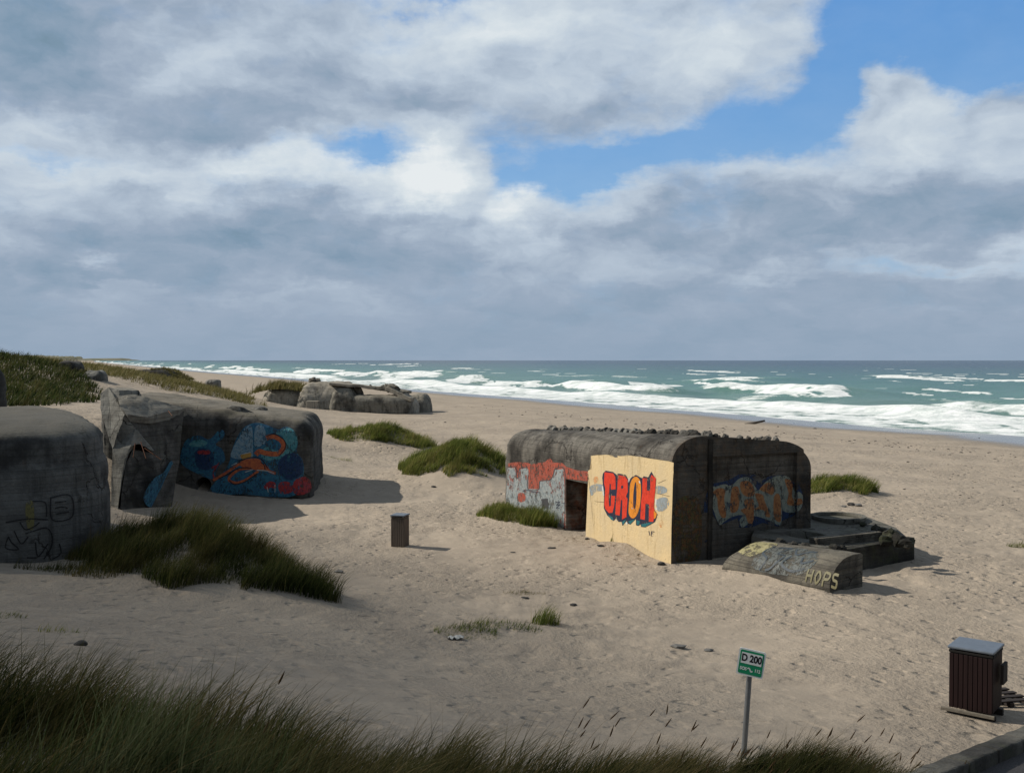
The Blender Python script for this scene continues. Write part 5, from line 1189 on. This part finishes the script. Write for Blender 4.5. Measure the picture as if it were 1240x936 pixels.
# ------------------------------------------------------------------ kerb and road at the lower right
def road():
    p0 = at(1118, 938, 10.6); p1 = at(1244, 886, 13.2); d = (p1-p0); d2 = d.copy(); L = np.linalg.norm(d); d = d/L; nr = np.array([d[1], -d[0], 0]); nr /= np.linalg.norm(nr); up = np.array([0, 0, 1.])
    asp, t, b = newmat('asphalt'); p = t.geo(); t.put(b.inputs['Base Color'], t.mix(t.ss(t.noise(p, 60, 3, .7), .4, .7), (.035, .033, .035), (.085, .08, .08))); t.put(b.inputs['Normal'], t.bump(t.noise(p, 90, 3, .7), .6, .01))
    V = []; s0, s1 = -7.0, 16.
    bm = bmesh.new(); n = 24; rows = []
    for i in range(n+1):
        q = p0+d*(s0+(s1-s0)*i/n); rows.append([bm.verts.new(q+nr*w+up*(-.14-.01*w)) for w in (.05, 1.5, 4, 7)]+[bm.verts.new(q+nr*7+up*-2), bm.verts.new(q+nr*.05+up*-2)])
    for i in range(n):
        for j in range(6): bm.faces.new((rows[i][j], rows[i+1][j], rows[i+1][(j+1) % 6], rows[i][(j+1) % 6]))
    bm.faces.new(rows[0]); bm.faces.new(rows[-1][::-1]); tag(link('road', bm_mesh('road', bm), asp), kind='structure')
    kb = concrete('kerb_concrete', (.12, .112, .095), (.045, .042, .037), .5, .3, 61., .2, moss=.3, light=(.19, .18, .155)); s = s0; Ls = 1.0
    bm = bmesh.new()
    while s < s1:
        q = p0+d*(s+Ls/2); Mx = Matrix.Translation(Vector(q+nr*.0-up*.16)) @ Matrix(((d[0], nr[0], 0, 0), (d[1], nr[1], 0, 0), (d[2], 0, 1, 0), (0, 0, 0, 1))); bm_box(bm, (0, 0, 0), (Ls-.014, .26, .34), Mx, .025); s += Ls
    bmesh.ops.subdivide_edges(bm, edges=[e for e in bm.edges if e.calc_length() > .15], cuts=5, use_grid_fill=True)
    for v in bm.verts: v.co += mnoise.turbulence_vector(v.co*4., 4, True)*.022
    tag(link('kerb', bm_mesh('kerb', bm), kb), kind='structure')
road()

# ------------------------------------------------------------------ stones, litter
def stone(px, py, s, mat, label, name='stone', cat='stone', flat=.6, group=None):
    s *= .75
    p = on_ground(px, py); bm = bmesh.new(); bmesh.ops.create_icosphere(bm, subdivisions=2, radius=1); sd = px*.37
    for v in bm.verts:
        k = 1+.45*mnoise.noise(v.co*1.3+Vector((sd, py, 0))); v.co = Vector((v.co.x*s*1.3*k, v.co.y*s*k, v.co.z*s*flat*k+s*flat*.5))
    me = bm_mesh(name, bm); o = bpy.data.objects.new(name, me); me.materials.append(mat); o.location = p; COL.objects.link(o); return tag(o, label, cat, group)
st_d = plain('dark_stone', (.05, .048, .045), .85, 0, 9); st_m = plain('grey_stone', (.16, .155, .145), .85, 0, 9); st_l = plain('pale_stone', (.42, .43, .42), .8, 0, 9)
stone(801, 684, .15, st_d, 'black stone at the corner of the yellow wall'); stone(668, 664, .14, st_d, 'dark flat stone on the sand before the doorway', flat=.35); stone(727, 661, .13, st_d, 'dark flat stone just below the yellow wall', flat=.35)
stone(711, 653, .09, st_d, 'small reddish dark stone at the left foot of the yellow wall'); stone(621, 669, .09, st_d, 'thin dark stone on the sand left of the doorway', flat=.3)
stone(822, 784, .17, st_m, 'larger grey stone on the open sand above the sign', flat=.45); stone(858, 788, .11, st_m, 'smaller grey stone on the sand just above the sign', flat=.45)
stone(1031, 612, .20, st_d, 'dark stone in the small pile right of the bunker'); stone(1040, 613, .18, st_m, 'grey stone in the small pile right of the bunker'); stone(1022, 614, .13, st_m, 'leftmost small stone of the pile right of the bunker')
stone(410, 693, .14, st_m, 'grey stone on the sand below the big grass mound', flat=.4); stone(636, 724, .12, st_d, 'dark driftwood chip under the wispy grass streak', 'driftwood_chip', 'driftwood', .25); stone(694, 733, .09, st_d, 'small dark stone on open sand below the doorway')
stone(525, 590, .13, st_d, 'dark stone in the hollow between mural bunker and lettered bunker'); stone(98, 781, .10, st_d, 'dark stone beside green sprigs on the left slope')
def litter():
    p = on_ground(552, 774); bm = bmesh.new(); bmesh.ops.create_grid(bm, x_segments=10, y_segments=8, size=.5)
    for v in bm.verts: v.co = Vector((v.co.x*.34, v.co.y*.2, .05+.07*mnoise.noise(v.co*5)+.03*mnoise.noise(v.co*11)))
    bmesh.ops.solidify(bm, geom=bm.faces[:], thickness=.004); me = bm_mesh('paper_litter', bm, True); me.materials.append(st_l); o = bpy.data.objects.new('paper_litter', me); o.location = p; COL.objects.link(o); tag(o, 'crumpled white paper litter below the flat grass patch', 'litter')
    p = on_ground(914, 513.5); dw = plain('driftwood', (.10, .085, .07), .9, 0, 4); bm = bmesh.new(); bmesh.ops.create_cone(bm, cap_ends=True, segments=8, radius1=.22, radius2=.12, depth=2.4, matrix=Matrix.Rotation(R(80), 4, 'Y'))
    for v in bm.verts: v.co += mnoise.noise_vector(v.co*1.5)*.1
    me = bm_mesh('driftwood_log', bm, True); me.materials.append(dw); o = bpy.data.objects.new('driftwood_log', me); o.location = (p[0], p[1], p[2]+.15); COL.objects.link(o); tag(o, 'dark driftwood log lying near the wet sand beyond the bunker', 'driftwood')
litter()
# countless pebbles and wrack of the strand line
def pebbles():
    n = 420; base = bmesh.new(); bmesh.ops.create_icosphere(base, subdivisions=1, radius=1); bv = np.array([v.co[:] for v in base.verts]); bf = np.array([[v.index for v in f.verts] for f in base.faces]); base.free()
    P = []
    while len(P) < n:
        r = rng.random()
        if r < .55: px, py = rng.uniform(560, 1240), 0; py = 494+(px-620)*.075+rng.normal()*3
        elif r < .8: px, py = rng.uniform(1080, 1240), rng.uniform(540, 620)
        else: px, py = rng.uniform(430, 1240), rng.uniform(500, 560)
        q = atz(px, py, 0.); s, _ = shore(q[0:1], q[1:2])
        if s[0] > 8 and q[1] < 300: P.append(q)
    P = np.array(P); P[:, 2] = ground_h(P[:, 0], P[:, 1]); sc = .025+.06*rng.random(n)**3.5; sc *= np.clip(P[:, 1]/70, .5, 1.6)
    V = P[:, None, :]+bv[None]*sc[:, None, None]*np.stack([1+rng.random(n), 1+rng.random(n)*.5, .4+.5*rng.random(n)], 1)[:, None, :]; Fc = bf[None]+(np.arange(n)*len(bv))[:, None, None]
    tag(link('pebbles', npmesh('pebbles', V.reshape(-1, 3), Fc.reshape(-1, 3), True), st_d), 'dark pebbles and sea wrack scattered along the strand line', 'pebbles', None, 'stuff')
pebbles()

# ------------------------------------------------------------------ output
scene.render.engine = 'CYCLES'; scene.cycles.use_denoising = True
try: scene.cycles.denoiser = 'OPENIMAGEDENOISE'
except Exception: pass
scene.cycles.max_bounces = 6; scene.cycles.transparent_max_bounces = 12; scene.cycles.caustics_reflective = False; scene.cycles.caustics_refractive = False
vs = scene.view_settings; vs.view_transform = 'Standard'; vs.look = 'None'; vs.gamma = 1; vs.use_curve_mapping = False; vs.exposure = 0.08
